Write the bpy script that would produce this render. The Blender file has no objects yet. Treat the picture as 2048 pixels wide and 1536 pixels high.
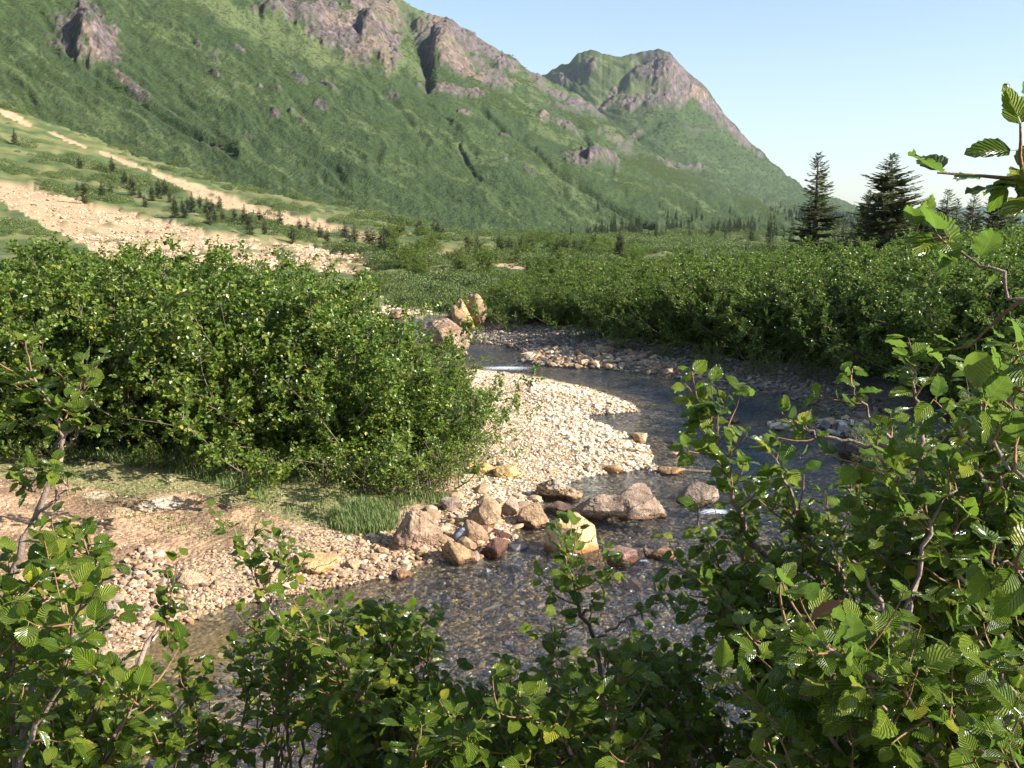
import bpy, bmesh, math, random
import numpy as np
from mathutils import Vector, Matrix

R = math.radians
random.seed(7)
rng = np.random.default_rng(11)
SC = bpy.context.scene
COL = SC.collection

# ------------------------------------------------------------------ camera, sky, sun, exposure
CAM_Z = 4.5
F, CX, CY = 2010.0, 1024.0, 768.0          # focal length and centre in photo pixels
PITCH = math.atan((768 - 455) / F)
cam_d = bpy.data.cameras.new('camera')
cam = bpy.data.objects.new('camera', cam_d); COL.objects.link(cam)
cam.location = (0, 0, CAM_Z)
cam.rotation_euler = (math.pi / 2 - PITCH, 0, 0)
cam_d.sensor_width = 36.0
cam_d.lens = 36.0 * F / 2048.0
cam_d.clip_start = 0.05
cam_d.clip_end = 60000
SC.camera = cam

SUN_EL, SUN_AZ = 30.0, 107.0               # azimuth clockwise from the viewing direction
w = bpy.data.worlds.new('World'); SC.world = w; w.use_nodes = True
nt = w.node_tree; nt.nodes.clear()
sky = nt.nodes.new('ShaderNodeTexSky'); sky.sky_type = 'NISHITA'; sky.sun_disc = False
sky.sun_elevation = R(SUN_EL); sky.sun_rotation = R(SUN_AZ)
sky.altitude = 100; sky.air_density = 1.0; sky.dust_density = 0.8; sky.ozone_density = 1.5
bg = nt.nodes.new('ShaderNodeBackground'); bg.inputs['Strength'].default_value = 0.085
out = nt.nodes.new('ShaderNodeOutputWorld')
nt.links.new(sky.outputs[0], bg.inputs[0]); nt.links.new(bg.outputs[0], out.inputs[0])

sl = bpy.data.lights.new('sun', 'SUN'); sl.energy = 5.0; sl.angle = R(0.5); sl.color = (1.0, 0.95, 0.87)
so = bpy.data.objects.new('sun', sl); COL.objects.link(so)
sd_ = Vector((math.sin(R(SUN_AZ)) * math.cos(R(SUN_EL)), math.cos(R(SUN_AZ)) * math.cos(R(SUN_EL)), math.sin(R(SUN_EL))))
so.rotation_euler = sd_.to_track_quat('Z', 'Y').to_euler()
so.location = (60, -20, 60)
SC.view_settings.view_transform = 'Standard'; SC.view_settings.look = 'None'
SC.view_settings.gamma = 1.0; SC.view_settings.use_curve_mapping = False
SC.view_settings.exposure = 1.32
SC.cycles.max_bounces = 6; SC.cycles.transparent_max_bounces = 12
SC.cycles.volume_bounces = 0
try: SC.cycles.use_denoising = True
except Exception: pass

# ------------------------------------------------------------------ numbers and noise
cp, sp = math.cos(PITCH), math.sin(PITCH)
def ray(px, py):
    X = (px - CX) / F; U = -(py - CY) / F
    return np.array([X, cp + U * sp, -sp + U * cp])
def at(px, py, z=0.0):
    """the point of height z that stands where the ray through a photo pixel meets it"""
    d = ray(px, py); t = (z - CAM_Z) / d[2]
    return Vector((d[0] * t, d[1] * t, z))
def atd(px, py, dist):
    d = ray(px, py); t = dist / d[1]
    return Vector((d[0] * t, dist, CAM_Z + d[2] * t))
def proj(x, y, z):
    zz = z - CAM_Z
    f = y * cp - zz * sp; f = np.where(f < 0.05, 0.05, f)
    u = y * sp + zz * cp
    return CX + F * x / f, CY - F * u / f

def _h(ix, iy, iz, s):
    h = (ix.astype(np.int64) * 374761393 + iy.astype(np.int64) * 668265263 + iz.astype(np.int64) * 2147483647 + s * 974634777) & 0xffffffff
    h = ((h ^ (h >> 13)) * 1274126177) & 0xffffffff
    h = ((h ^ (h >> 16)) * 2246822519) & 0xffffffff
    return ((h ^ (h >> 15)) & 0xffffff) / float(0xffffff)
def n2(x, y, s=0):
    x = np.asarray(x, float); y = np.asarray(y, float)
    ix = np.floor(x); iy = np.floor(y); fx = x - ix; fy = y - iy
    ix = ix.astype(np.int64); iy = iy.astype(np.int64); z0 = np.zeros_like(ix)
    fx = fx * fx * (3 - 2 * fx); fy = fy * fy * (3 - 2 * fy)
    a = _h(ix, iy, z0, s); b = _h(ix + 1, iy, z0, s); c = _h(ix, iy + 1, z0, s); d = _h(ix + 1, iy + 1, z0, s)
    return (a + (b - a) * fx) * (1 - fy) + (c + (d - c) * fx) * fy
def fbm2(x, y, o=4, s=0, g=.5):
    t = 0; a = 1; n = 0
    for k in range(o):
        t = t + a * n2(np.asarray(x) * 2 ** k + 17.3 * k, np.asarray(y) * 2 ** k - 9.1 * k, s + k); n += a; a *= g
    return t / n
def n3(p, s=0):
    i = np.floor(p); f = p - i; f = f * f * (3 - 2 * f); i = i.astype(np.int64); r = 0
    for dx in (0, 1):
        for dy in (0, 1):
            for dz in (0, 1):
                wt = (f[:, 0] if dx else 1 - f[:, 0]) * (f[:, 1] if dy else 1 - f[:, 1]) * (f[:, 2] if dz else 1 - f[:, 2])
                r = r + wt * _h(i[:, 0] + dx, i[:, 1] + dy, i[:, 2] + dz, s)
    return r
def fbm3(p, o=4, s=0, g=.5):
    t = 0; a = 1; n = 0
    for k in range(o):
        t = t + a * n3(p * 2 ** k + 11.7 * k, s + k); n += a; a *= g
    return t / n
def sstep(a, b, x):
    t = np.clip((x - a) / (b - a), 0, 1); return t * t * (3 - 2 * t)
def inpoly(x, y, P):
    x = np.asarray(x); y = np.asarray(y); c = np.zeros(x.shape, bool); n = len(P)
    for i in range(n):
        x1, y1 = P[i]; x2, y2 = P[(i + 1) % n]
        if y1 == y2: continue
        c ^= ((y1 > y) != (y2 > y)) & (x < (x2 - x1) * (y - y1) / (y2 - y1) + x1)
    return c
def segdist(x, y, P, closed=True):
    d = np.full(np.shape(x), 1e18); n = len(P)
    for i in range(n if closed else n - 1):
        x1, y1 = P[i]; x2, y2 = P[(i + 1) % n]
        dx, dy = x2 - x1, y2 - y1; L = dx * dx + dy * dy + 1e-12
        t = np.clip(((x - x1) * dx + (y - y1) * dy) / L, 0, 1)
        d = np.minimum(d, (x - x1 - t * dx) ** 2 + (y - y1 - t * dy) ** 2)
    return np.sqrt(d)
def sdpoly(x, y, P):
    d = segdist(x, y, P); return np.where(inpoly(x, y, P), -d, d)

# ------------------------------------------------------------------ objects and their tags
def link(name, me, mat=None, parent=None, loc=None):
    o = bpy.data.objects.new(name, me); COL.objects.link(o)
    if mat is not None and me is not None:
        if len(me.materials) == 0: me.materials.append(mat)
    if parent is not None: o.parent = parent
    if loc is not None: o.location = loc
    return o
def tag(o, label=None, cat=None, group=None, kind=None):
    if label: o['label'] = label
    if cat: o['category'] = cat
    if group: o['group'] = group
    if kind: o['kind'] = kind
    return o
def mesh_np(name, V, Fc, smooth=True, attrs=None, cols=None, nv=None):
    """mesh from arrays; Fc is (n,3) or (n,4), or a list of such arrays"""
    V = np.asarray(V, np.float32); Fl = Fc if isinstance(Fc, list) else [Fc]
    me = bpy.data.meshes.new(name)
    me.vertices.add(len(V)); me.vertices.foreach_set('co', V.ravel())
    li = np.concatenate([f.ravel() for f in Fl]).astype(np.int32)
    tot = np.concatenate([np.full(len(f), f.shape[1], np.int32) for f in Fl])
    st = np.concatenate([[0], np.cumsum(tot)[:-1]]).astype(np.int32)
    me.loops.add(len(li)); me.loops.foreach_set('vertex_index', li)
    me.polygons.add(len(tot)); me.polygons.foreach_set('loop_start', st); me.polygons.foreach_set('loop_total', tot)
    me.polygons.foreach_set('use_smooth', np.full(len(tot), smooth, bool))
    me.update(calc_edges=True)
    for k, a in (attrs or {}).items():
        at_ = me.attributes.new(k, 'FLOAT', 'POINT'); at_.data.foreach_set('value', np.asarray(a, np.float32))
    for k, a in (cols or {}).items():
        a = np.asarray(a, np.float32); a4 = np.concatenate([a, np.ones((len(a), 1), np.float32)], 1)
        at_ = me.attributes.new(k, 'FLOAT_COLOR', 'POINT'); at_.data.foreach_set('color', a4.ravel())
    return me
def grid_faces(nr, nc, wrap=False):
    i = np.arange(nr - 1)[:, None]; j = np.arange(nc if wrap else nc - 1)[None, :]
    j2 = (j + 1) % nc
    return np.stack([i * nc + j, i * nc + j2, (i + 1) * nc + j2, (i + 1) * nc + j], -1).reshape(-1, 4)

# ------------------------------------------------------------------ materials
class NT:
    def __init__(s, name):
        s.m = bpy.data.materials.new(name); s.m.use_nodes = True; s.t = s.m.node_tree; s.t.nodes.clear()
        s.out = s.t.nodes.new('ShaderNodeOutputMaterial')
    def n(s, typ, ins=None, **kw):
        nd = s.t.nodes.new(typ)
        for k, v in kw.items(): setattr(nd, k, v)
        for k, v in (ins or {}).items():
            if isinstance(v, bpy.types.NodeSocket): s.t.links.new(v, nd.inputs[k])
            else: nd.inputs[k].default_value = v
        return nd
    def mix(s, fac, a, b, mode='MIX'):
        nd = s.n('ShaderNodeMix', data_type='RGBA', blend_type=mode)
        for idx, v in ((0, fac), (6, a), (7, b)):
            if isinstance(v, bpy.types.NodeSocket): s.t.links.new(v, nd.inputs[idx])
            else: nd.inputs[idx].default_value = (*v, 1) if isinstance(v, tuple) and len(v) == 3 else v
        return nd.outputs[2]
    def math(s, op, a, b=0.0, clamp=False):
        return s.n('ShaderNodeMath', {0: a, 1: b}, operation=op, use_clamp=clamp).outputs[0]
    def attr(s, name, o='Color'): return s.n('ShaderNodeAttribute', attribute_name=name).outputs[o]
    def pos(s): return s.n('ShaderNodeNewGeometry').outputs['Position']
    def objco(s): return s.n('ShaderNodeTexCoord').outputs['Object']
    def noise(s, vec, scale, detail=4, rough=.55, o='Fac', dist=0.0):
        return s.n('ShaderNodeTexNoise', {'Vector': vec, 'Scale': scale, 'Detail': detail, 'Roughness': rough, 'Distortion': dist}).outputs[o]
    def ramp(s, fac, stops):
        nd = s.n('ShaderNodeValToRGB', {'Fac': fac}); e = nd.color_ramp.elements
        while len(e) < len(stops): e.new(.5)
        for el, (p, c) in zip(e, stops): el.position = p; el.color = (*c, 1) if len(c) == 3 else c
        return nd.outputs[0]
    def bump(s, h, strength=.5, dist=.05):
        return s.n('ShaderNodeBump', {'Height': h, 'Strength': strength, 'Distance': dist}).outputs[0]
    def map(s, vec, scale=(1, 1, 1), rot=(0, 0, 0)):
        return s.n('ShaderNodeMapping', {'Vector': vec, 'Scale': scale, 'Rotation': rot}).outputs[0]
    def bsdf(s, col, rough=.8, normal=None, spec=.3, **kw):
        ins = {'Base Color': col, 'Roughness': rough, 'Specular IOR Level': spec}
        if normal is not None: ins['Normal'] = normal
        ins.update(kw); nd = s.n('ShaderNodeBsdfPrincipled', ins)
        return nd.outputs[0]
    def end(s, sh): s.t.links.new(sh, s.out.inputs[0]); return s.m
G3 = lambda v: (v, v, v)

def leaf_material(name, dark, mid, light, rough=.38, transl=.30, pleat=False, spec=.5, tl=(.16, .30, .03)):
    m = NT(name)
    r = m.attr('rnd', 'Fac') if not pleat else m.n('ShaderNodeObjectInfo').outputs['Random']
    if pleat:
        r2 = m.attr('rnd', 'Fac'); r = m.math('FRACT', m.math('ADD', r, r2))
    c = m.ramp(r, [(0, dark), (.5, mid), (.93, light), (1.0, (light[0] * 1.7, light[1] * 1.25, light[2]))])
    nrm = None
    if pleat:
        uv = m.n('ShaderNodeAttribute', attribute_name='lu').outputs['Fac']
        vv = m.n('ShaderNodeAttribute', attribute_name='lv').outputs['Fac']
        au = m.math('ABSOLUTE', uv)
        ph = m.math('SUBTRACT', m.math('MULTIPLY', vv, 9.0), m.math('MULTIPLY', au, 3.2))
        wv = m.math('ABSOLUTE', m.math('SUBTRACT', m.math('FRACT', ph), .5))
        vein = m.math('LESS_THAN', wv, .07)
        mid_ = m.math('LESS_THAN', au, .035)
        v = m.math('MAXIMUM', m.math('MULTIPLY', vein, .4), m.math('MULTIPLY', mid_, .8))
        c = m.mix(v, c, (light[0] * 1.7, light[1] * 1.5, light[2] * 1.6))
        sp_ = m.noise(m.n('ShaderNodeTexCoord').outputs['Object'], 60, 3)
        c = m.mix(m.math('MULTIPLY', m.math('GREATER_THAN', sp_, .68), .5), c, (.12, .08, .03))
        nrm = m.bump(m.math('ADD', wv, m.math('MULTIPLY', m.math('SUBTRACT', 1.0, mid_), .3)), .9, .006)
    back = m.n('ShaderNodeNewGeometry').outputs['Backfacing']
    c = m.mix(m.math('MULTIPLY', back, .35), c, (.13, .2, .08))
    kw = {}
    p = m.bsdf(c, rough, nrm, spec)
    t = m.n('ShaderNodeBsdfTranslucent', {'Color': m.mix(.5, c, (*tl,))}).outputs[0]
    mx = m.n('ShaderNodeMixShader', {0: transl, 1: p, 2: t}).outputs[0]
    return m.end(mx)

def m_bark(name, a, b, sc=9):
    m = NT(name); o = m.objco()
    nz = m.noise(m.map(o, (1, 1, .35)), sc, 5)
    c = m.ramp(nz, [(.3, a), (.7, b)])
    return m.end(m.bsdf(c, .8, m.bump(m.noise(o, sc * 6, 3), .5, .01)))

MAT = {}
MAT['leaf_mid'] = leaf_material('alder leaf', (.045, .085, .008), (.110, .170, .014), (.235, .275, .045), .34, .38)
MAT['leaf_far'] = leaf_material('brush leaf', (.052, .085, .018), (.095, .135, .030), (.165, .19, .055), .5, .25)
MAT['leaf_near'] = leaf_material('near alder leaf', (.060, .115, .008), (.130, .200, .014), (.26, .325, .038), .25, .46, True, .8)
MAT['needle'] = leaf_material('spruce needles', (.075, .095, .038), (.125, .145, .058), (.21, .20, .095), .6, .2, spec=.2, tl=(.12, .13, .04))
MAT['needle_far'] = leaf_material('far spruce needles', (.045, .062, .036), (.065, .085, .048), (.095, .11, .062), .7, .05, spec=.1, tl=(.08, .1, .03))
MAT['bark'] = m_bark('alder bark', (.12, .085, .06), (.30, .23, .17))
MAT['bark_near'] = m_bark('near alder bark', (.13, .085, .06), (.38, .28, .23), 25)
MAT['bark_twig'] = m_bark('alder twig', (.17, .09, .04), (.30, .17, .09), 30)
MAT['bark_spruce'] = m_bark('spruce bark', (.10, .08, .07), (.26, .21, .19))
MAT['grass'] = leaf_material('grass blade', (.07, .13, .02), (.13, .19, .04), (.27, .27, .10), .6, .3)

# ------------------------------------------------------------------ the river's plan and the lie of the land
WPX = [(-900, 1900), (-300, 1600), (0, 1500), (150, 1430), (250, 1360), (290, 1300), (330, 1268), (400, 1240), (470, 1212), (560, 1195),
       (640, 1178), (720, 1163), (780, 1150), (840, 1128), (900, 1122), (960, 1115), (1010, 1095), (1030, 1078), (1010, 1062),
       (1050, 1050), (1080, 1035), (1060, 1020), (1085, 992), (1130, 968), (1160, 955), (1210, 948), (1290, 937), (1318, 945), (1312, 915),
       (1290, 885), (1245, 862), (1200, 848), (1165, 838), (1180, 830), (1285, 823), (1278, 812), (1240, 795), (1180, 775), (1100, 757),
       (1030, 746), (950, 738), (905, 733), (860, 705), (830, 676), (780, 664), (742, 648), (760, 637), (800, 633), (855, 631), (930, 628),
       (1000, 622), (1000, 632), (900, 640), (875, 650), (885, 664), (935, 674), (955, 684), (1010, 692), (1045, 703), (1050, 712),
       (1030, 722), (1100, 732), (1200, 738), (1300, 747), (1380, 762), (1440, 778), (1540, 788), (1590, 800), (1650, 815), (1720, 838),
       (1640, 846), (1560, 843), (1530, 850), (1560, 862), (1690, 874), (1720, 905), (1760, 935), (1900, 1000), (2100, 1100), (2500, 1300),
       (3000, 1500), (3400, 1800)]
WP = [tuple(at(*p)[:2]) for p in WPX]
WP += [(16, 6.2), (9, 6.6), (4, 6.9), (0, 7.1), (-3, 6.7), (-7, 6.0)]
def land(x, y):
    """height of the ground, the river bed included"""
    x = np.asarray(x, float); y = np.asarray(y, float)
    r = np.hypot(x, y)
    near = r < 150
    sd = np.full(x.shape, 50.0)
    if near.any(): sd[near] = sdpoly(x[near], y[near], WP)
    sd = sd + (fbm2(x * 1.7, y * 1.7, 3, 5) - .5) * .25 * (np.abs(sd) < 3)
    z = np.where(sd < 0, -.05 - .20 * sstep(0, 1.8, -sd), 0)
    rise = .03 + .30 * (1 - np.exp(-np.clip(sd, 0, None) / 2.2)) + .35 * sstep(1.5, 6, sd)
    z = np.where(sd >= 0, rise * sstep(-.05, .35, sd) + .0 , z)
    z = z + np.where(sd > .2, (fbm2(x * .9, y * .9, 4, 9) - .5) * .22 * sstep(.2, 2, sd), 0)
    z = z + (fbm2(x * 4, y * 4, 3, 19) - .5) * .05 * sstep(-2, 0, -np.abs(sd))
    # the alluvial fan climbing to the left, and the valley floor
    v = -.945 * x + .326 * y
    az = np.degrees(np.arctan2(x, np.maximum(y, .1)))
    k = 1 - .80 * sstep(-9, 0, az) - .18 * sstep(0, 8, az)
    fan = .00046 * np.clip(v - 15, 0, 420) ** 2
    z = z + np.where(y > 0, fan * k, 0)
    z = z + np.where(r > 30, (fbm2(x / 14, y / 14, 4, 31) - .5) * 2.2 * sstep(25, 120, r), 0)
    # low lumps of the debris fan
    z = z + np.where(r > 60, (fbm2(x / 5, y / 5, 3, 37) - .5) * 1.0 * sstep(60, 160, r), 0)
    # the bank the photographer stands on
    b = np.clip((7.3 - y + .25 * (fbm2(x * .7, y * .7, 3, 3) - .5)) / 6.1, 0, 1)
    bank = 2.95 * b ** 1.05
    z = np.where((y < 7.3) & (y < 12), np.maximum(z * (1 - b), 0) * 0 + np.maximum(bank, z) - .0, z)
    z = np.where((y < 7.3) & (bank < .35) & (sd < 0), np.minimum(z, -.12 + bank), z)
    return z
def gz(x, y): return float(land(np.array([x]), np.array([y]))[0])
def atg(px, py, guess=0.0):
    """where the ray through a photo pixel meets the ground"""
    z = guess
    for _ in range(12):
        p = at(px, py, z); z2 = gz(p.x, p.y)
        if abs(z2 - z) < 1e-3: break
        z = z + (z2 - z) * .6
    p = at(px, py, z); return p
HAZE = 0.000026
# ------------------------------------------------------------------ the ground sheet
def line_mask(px, py, P, w, s, jit=.5):
    d = segdist(px, py, P, False)
    return sstep(w * 1.15, w * .7, d + (fbm2(px / 14, py / 9, 4, s) - .5) * w * 2 * jit * 2)
def ground_masks(x, y, z):
    px, py = proj(x, y, z)
    front = (y > 1)
    nz = fbm2(x * .8, y * .8, 4, 41)
    j1 = (fbm2(x * 2.2, y * 2.2, 4, 43) - .5)
    jx, jy = px + j1 * 40, py + (fbm2(x * 2.2, y * 2.2, 4, 44) - .5) * 26
    strips = np.zeros_like(x)
    S2 = [(-300, 300), (0, 358), (120, 393), (250, 428), (450, 470), (600, 492), (742, 513), (735, 530), (640, 532), (560, 540), (400, 545), (230, 530), (120, 468), (0, 402), (-300, 330)]
    f2 = inpoly(px + (fbm2(px / 9, py / 6, 3, 1) - .5) * 26, py + (fbm2(px / 22, py / 8, 4, 2) - .5) * 16, S2)
    strips = np.maximum(strips, f2 * (1 - .7 * sstep(.62, .70, fbm2(px / 45, py / 9, 4, 3)) * (py > 440)))
    for P, wd in (([(-300, 80), (0, 222), (60, 250)], 5), ([(95, 264), (170, 294)], 3), ([(205, 306), (290, 340)], 3.5), ([(310, 348), (400, 377), (500, 415), (600, 440)], 6), ([(600, 440), (700, 465), (770, 486)], 7),
                  ([(320, 352), (400, 390), (520, 430), (640, 462)], 7), ([(560, 436), (700, 468), (820, 496), (900, 510), (1045, 538)], 5),
                  ([(800, 500), (960, 523), (1040, 537)], 3), ([(0, 190), (10, 200)], 16), ([(700, 515), (745, 540)], 5),
                  ([(850, 548), (900, 553), (962, 562)], 8), ([(745, 582), (800, 575), (860, 572)], 4), ([(870, 600), (930, 606)], 5),
                  ([(640, 540), (720, 545)], 5)):
        strips = np.maximum(strips, line_mask(px, py, P, wd, 5))
    strips = strips * (np.hypot(x, y) > 55) * front
    sd = np.full(x.shape, 50.0); nr = np.hypot(x, y) < 130; sd[nr] = sdpoly(x[nr], y[nr], WP)
    # left bank: path, pale gravel, grass
    barP = [(930, 725), (1000, 738), (1180, 770), (1300, 815), (1300, 850), (1330, 940), (1150, 965), (1090, 1000), (1080, 1045), (1030, 1090), (900, 1130),
            (780, 1155), (560, 1200), (300, 1310), (180, 1240), (240, 1170), (420, 1120), (560, 1050), (700, 1040), (790, 1030), (850, 990), (900, 960), (920, 870)]
    pale = inpoly(jx, jy, barP)
    rbarP = [(930, 650), (1100, 650), (1300, 690), (1500, 720), (1850, 760), (1900, 870), (1700, 900), (1400, 800), (1200, 745), (1000, 730), (1040, 700), (930, 680)]
    rbar = inpoly(jx, jy, rbarP)
    farb = inpoly(jx, jy, [(690, 615), (870, 610), (870, 640), (760, 645), (760, 680), (690, 640)])
    pathP = [(-400, 940), (60, 945), (140, 965), (400, 995), (560, 1025), (620, 1060), (720, 1075), (800, 1050), (800, 1090), (600, 1180), (300, 1300), (-300, 1400), (-900, 1200)]
    path = inpoly(jx, jy, pathP)
    grassP = [(-400, 900), (0, 915), (400, 935), (940, 985), (900, 1010), (800, 1012), (780, 1040), (700, 1066), (600, 1052), (520, 1020), (400, 990), (230, 985), (120, 962), (-400, 938)]
    grass = inpoly(px + j1 * 60, py + j1 * 22, grassP)
    return px, py, sd, strips, pale * front, rbar * front, farb * front, path * front, grass * front, nz

az = np.concatenate([np.linspace(-180, -36, 26)[:-1], np.linspace(-36, -30.5, 8)[:-1], np.linspace(-30.5, 31.5, 520), np.linspace(31.5, 38, 8)[1:], np.linspace(38, 180, 26)[1:-1]])
dyv = np.concatenate([np.linspace(2600, 1200, 30)[:-1], np.linspace(1200, 300, 300)[:-1], np.linspace(300, 26, 240)])
rr = CAM_Z * F / dyv
rr = np.concatenate([[.3, 1.0, 2.0, 2.8], rr, rr[-1] * np.exp(np.linspace(0, math.log(700 / rr[-1]), 70))[1:], [800, 1000, 1500, 2500, 4500, 9000, 16000, 30000]])
A, RR = np.meshgrid(np.radians(az), rr)
gx = (RR * np.sin(A)).ravel(); gy = (RR * np.cos(A)).ravel(); gzv = land(gx, gy)
far_ = np.hypot(gx, gy)
gzv = np.where(far_ > 700, np.minimum(gzv, 2 + .0 * far_) - sstep(900, 4000, far_) * 15, gzv)
px, py, sd, strips, pale, rbar, farb, path, grass, nz = ground_masks(gx, gy, gzv)
# clumps of low growth lift the green parts of the fan
green_far = (far_ > 55) * (1 - strips)
gzv = gzv + green_far * sstep(55, 120, far_) * (far_ < 700) * 1.1 * fbm2(gx / 2.6, gy / 2.6, 2, 51) ** 2
def C(*v): return np.array(v, float)[None, :]
n1 = fbm2(gx * 3, gy * 3, 4, 61)[:, None]; n0 = fbm2(gx / 9, gy / 9, 4, 62)[:, None]
n0 = sstep(.35, .65, n0); col = C(.060, .090, .026) * (1 - n0) * 1.1 + C(.17, .165, .060) * n0
nearmix = (1 - sstep(30, 60, far_))[:, None]
soil = C(.16, .115, .07) * (.75 + .5 * n1)
col = col * (1 - nearmix) + soil * .45 * nearmix
col = np.where(strips[:, None] > .01, col * (1 - strips[:, None]) + strips[:, None] * (C(.48, .33, .195) * (.75 + .5 * fbm2(gx / 1.5, gy / 1.5, 3, 71)[:, None]) * (1 + .0 * n0)), col)
g1 = C(.42, .31, .195) * (.7 + .55 * n1)
col = np.where(path[:, None], C(.42, .265, .155) * (.72 + .5 * n1), col)
wet = sstep(.55, .62, fbm2(px / 90, py / 40, 4, 77))[:, None]
col = np.where(path[:, None], col * (1 - .45 * wet) , col)
slab = (sstep(1, .6, np.hypot((px - 330) / 62, (py - 1008 + (px - 330) * .12) / 13) + (n1[:, 0] - .5) * .8) + sstep(1, .6, np.hypot((px - 190) / 35, (py - 990) / 7) + (n1[:, 0] - .5) * .8))[:, None]
slab = np.clip(slab, 0, 1)
col = col * (1 - slab) + slab * C(.55, .43, .32)
col = np.where(pale[:, None], g1, col)
col = np.where(grass[:, None] & ~pale[:, None], C(.22, .20, .085) * (.7 + .6 * n1), col)
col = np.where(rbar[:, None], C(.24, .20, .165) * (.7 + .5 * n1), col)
col = np.where(farb[:, None], C(.44, .34, .22) * (.7 + .5 * n1), col)
# river bed: brown silt in the near pool, grey and ochre pebbles elsewhere
bed = C(.48, .37, .24) * (.7 + .6 * n1)
mud = (sstep(1, .7, np.hypot((px - 450) / 260, (py - 1290) / 70) + (n1[:, 0] - .5) * .5))[:, None]
bed = bed * (1 - mud) + mud * C(.50, .34, .17)
och = sstep(.5, .62, fbm2(gx * .9, gy * .9, 3, 88))[:, None]
bed = bed * (1 - .6 * och) + .6 * och * C(.52, .33, .12)
wm = sstep(.06, -.03, gzv + 0 * sd)[:, None] * (far_ < 130)[:, None] * (gy > 4)[:, None]
col = col * (1 - wm) + bed * wm
wetband = (sstep(.09, .0, gzv) * (far_ < 130) * (sd > -.3) * (sd < 1.2))[:, None]
col = col * (1 - .35 * wetband * (1 - wm))
ped = np.clip(wm[:, 0] * (1 - mud[:, 0]) + np.where((pale | rbar | farb), .6, 0) + strips * .5, 0, 1)
me = mesh_np('ground', np.stack([gx, gy, gzv], 1), grid_faces(len(rr), len(az), True), True, {'peb': ped}, {'col': col})
m = NT('earth and gravel')
P = m.pos(); c = m.attr('col'); pb = m.attr('peb', 'Fac')
vo = m.n('ShaderNodeTexVoronoi', {'Vector': P, 'Scale': 13.0}); vo2 = m.n('ShaderNodeTexVoronoi', {'Vector': P, 'Scale': 31.0})
vr = m.n('ShaderNodeSeparateColor', {0: vo.outputs['Color']}).outputs[0]; vr2 = m.n('ShaderNodeSeparateColor', {0: vo2.outputs['Color']}).outputs[1]
peb = m.mix(m.math('MULTIPLY', pb, .9), c, m.mix(1.0, c, m.ramp(vr, [(0, (.35, .38, .45)), (.35, (.8, .8, .85)), (.7, (1.2, 1.1, .95)), (1, (2.0, 1.8, 1.5))]), 'MULTIPLY'))
gaps = m.math('MULTIPLY', pb, m.n('ShaderNodeMapRange', {0: vo.outputs['Distance'], 1: .45, 2: .75, 3: 0.0, 4: .6}).outputs[0])
peb = m.mix(gaps, peb, (.03, .025, .02))
gr = m.ramp(m.noise(P, 26, 5, .7), [(.3, G3(.62)), (.7, G3(1.35))])
c2 = m.mix(1.0, peb, gr, 'MULTIPLY')
c2 = m.mix(.5, c2, m.mix(1.0, c2, m.ramp(vr2, [(0, G3(.55)), (1, G3(1.5))]), 'MULTIPLY'))
h = m.math('ADD', m.math('MULTIPLY', m.noise(P, 9, 6, .65), 1.0), m.math('MULTIPLY', m.math('SUBTRACT', 1.0, vo.outputs['Distance']), .6))
nrm = m.bump(h, .7, .06)
MAT['ground'] = m.end(m.bsdf(c2, .85, nrm, .25))
ground = tag(link('ground', me, MAT['ground']), kind='structure')
ground['label'] = 'river banks, gravel and debris fan on the valley floor'

# ------------------------------------------------------------------ the water
ws = np.linspace(1350, 172, 330); wr = CAM_Z * F / ws
wa = np.radians(np.concatenate([np.linspace(-60, -30, 20)[:-1], np.linspace(-30, 32, 380), np.linspace(32, 60, 20)[1:]]))
A, RR = np.meshgrid(wa, wr); wx = (RR * np.sin(A)).ravel(); wy = (RR * np.cos(A)).ravel()
wsd = sdpoly(wx, wy, WP)
wpx, wpy = proj(wx, wy, 0 * wx)
# flow direction roughly along the river; ripples run across it
rough_ = np.clip(.35 + 1.2 * fbm2(wx * .35, wy * .35, 3, 91) - .4, .1, 1.2)
fo = np.zeros_like(wx)
for (a, b, ra, rb) in ((1010, 736, 75, 5), (1150, 1112, 14, 4), (1430, 1024, 42, 8), (1110, 1085, 18, 5), (1290, 1122, 16, 3), (800, 651, 30, 3)):
    fo = np.maximum(fo, np.exp(-((wpx - a) / ra) ** 2 - ((wpy - b) / rb) ** 2))
calm_ = sstep(640, 480, wpx + (wpy - 1300) * .6 + (fbm2(wx, wy, 3, 95) - .5) * 200)
rf = np.clip(rough_ + fo * 2, 0, 3)
wz = ((fbm2(wx * 3.2 + wy * .8, wy * 1.6, 3, 93) - .5) * .030 + (fbm2(wx * 9, wy * 6, 2, 97) - .5) * .014) * rf * (1 - .75 * calm_) * np.clip(1.6 - wr.repeat(len(wa)) / 30, .5, 1)
ok = (wsd < .45)
Fq = grid_faces(len(wr), len(wa)); Fq = Fq[ok[Fq].all(1)]
used = np.unique(Fq); rm = -np.ones(len(wx), int); rm[used] = np.arange(len(used))
me = mesh_np('water', np.stack([wx, wy, wz], 1)[used], rm[Fq], True, {'foam': fo[used], 'calm': calm_[used], 'deep': (sstep(.3, 2.2, -wsd) * sstep(1080, 900, wpy))[used]})
m = NT('clear stream water')
P = m.pos(); calm = m.attr('calm', 'Fac'); foam = m.attr('foam', 'Fac')
h1 = m.noise(m.map(P, (1.0, 1.5, 1), (0, 0, .35)), 4.2, 3, .55, dist=.4); h2 = m.noise(m.map(P, (1, 1.4, 1), (0, 0, -.2)), 13, 3, .6, dist=.3)
hh = m.math('ADD', h1, m.math('MULTIPLY', h2, .5))
st = m.math('SUBTRACT', .95, m.math('MULTIPLY', calm, .8))
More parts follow.
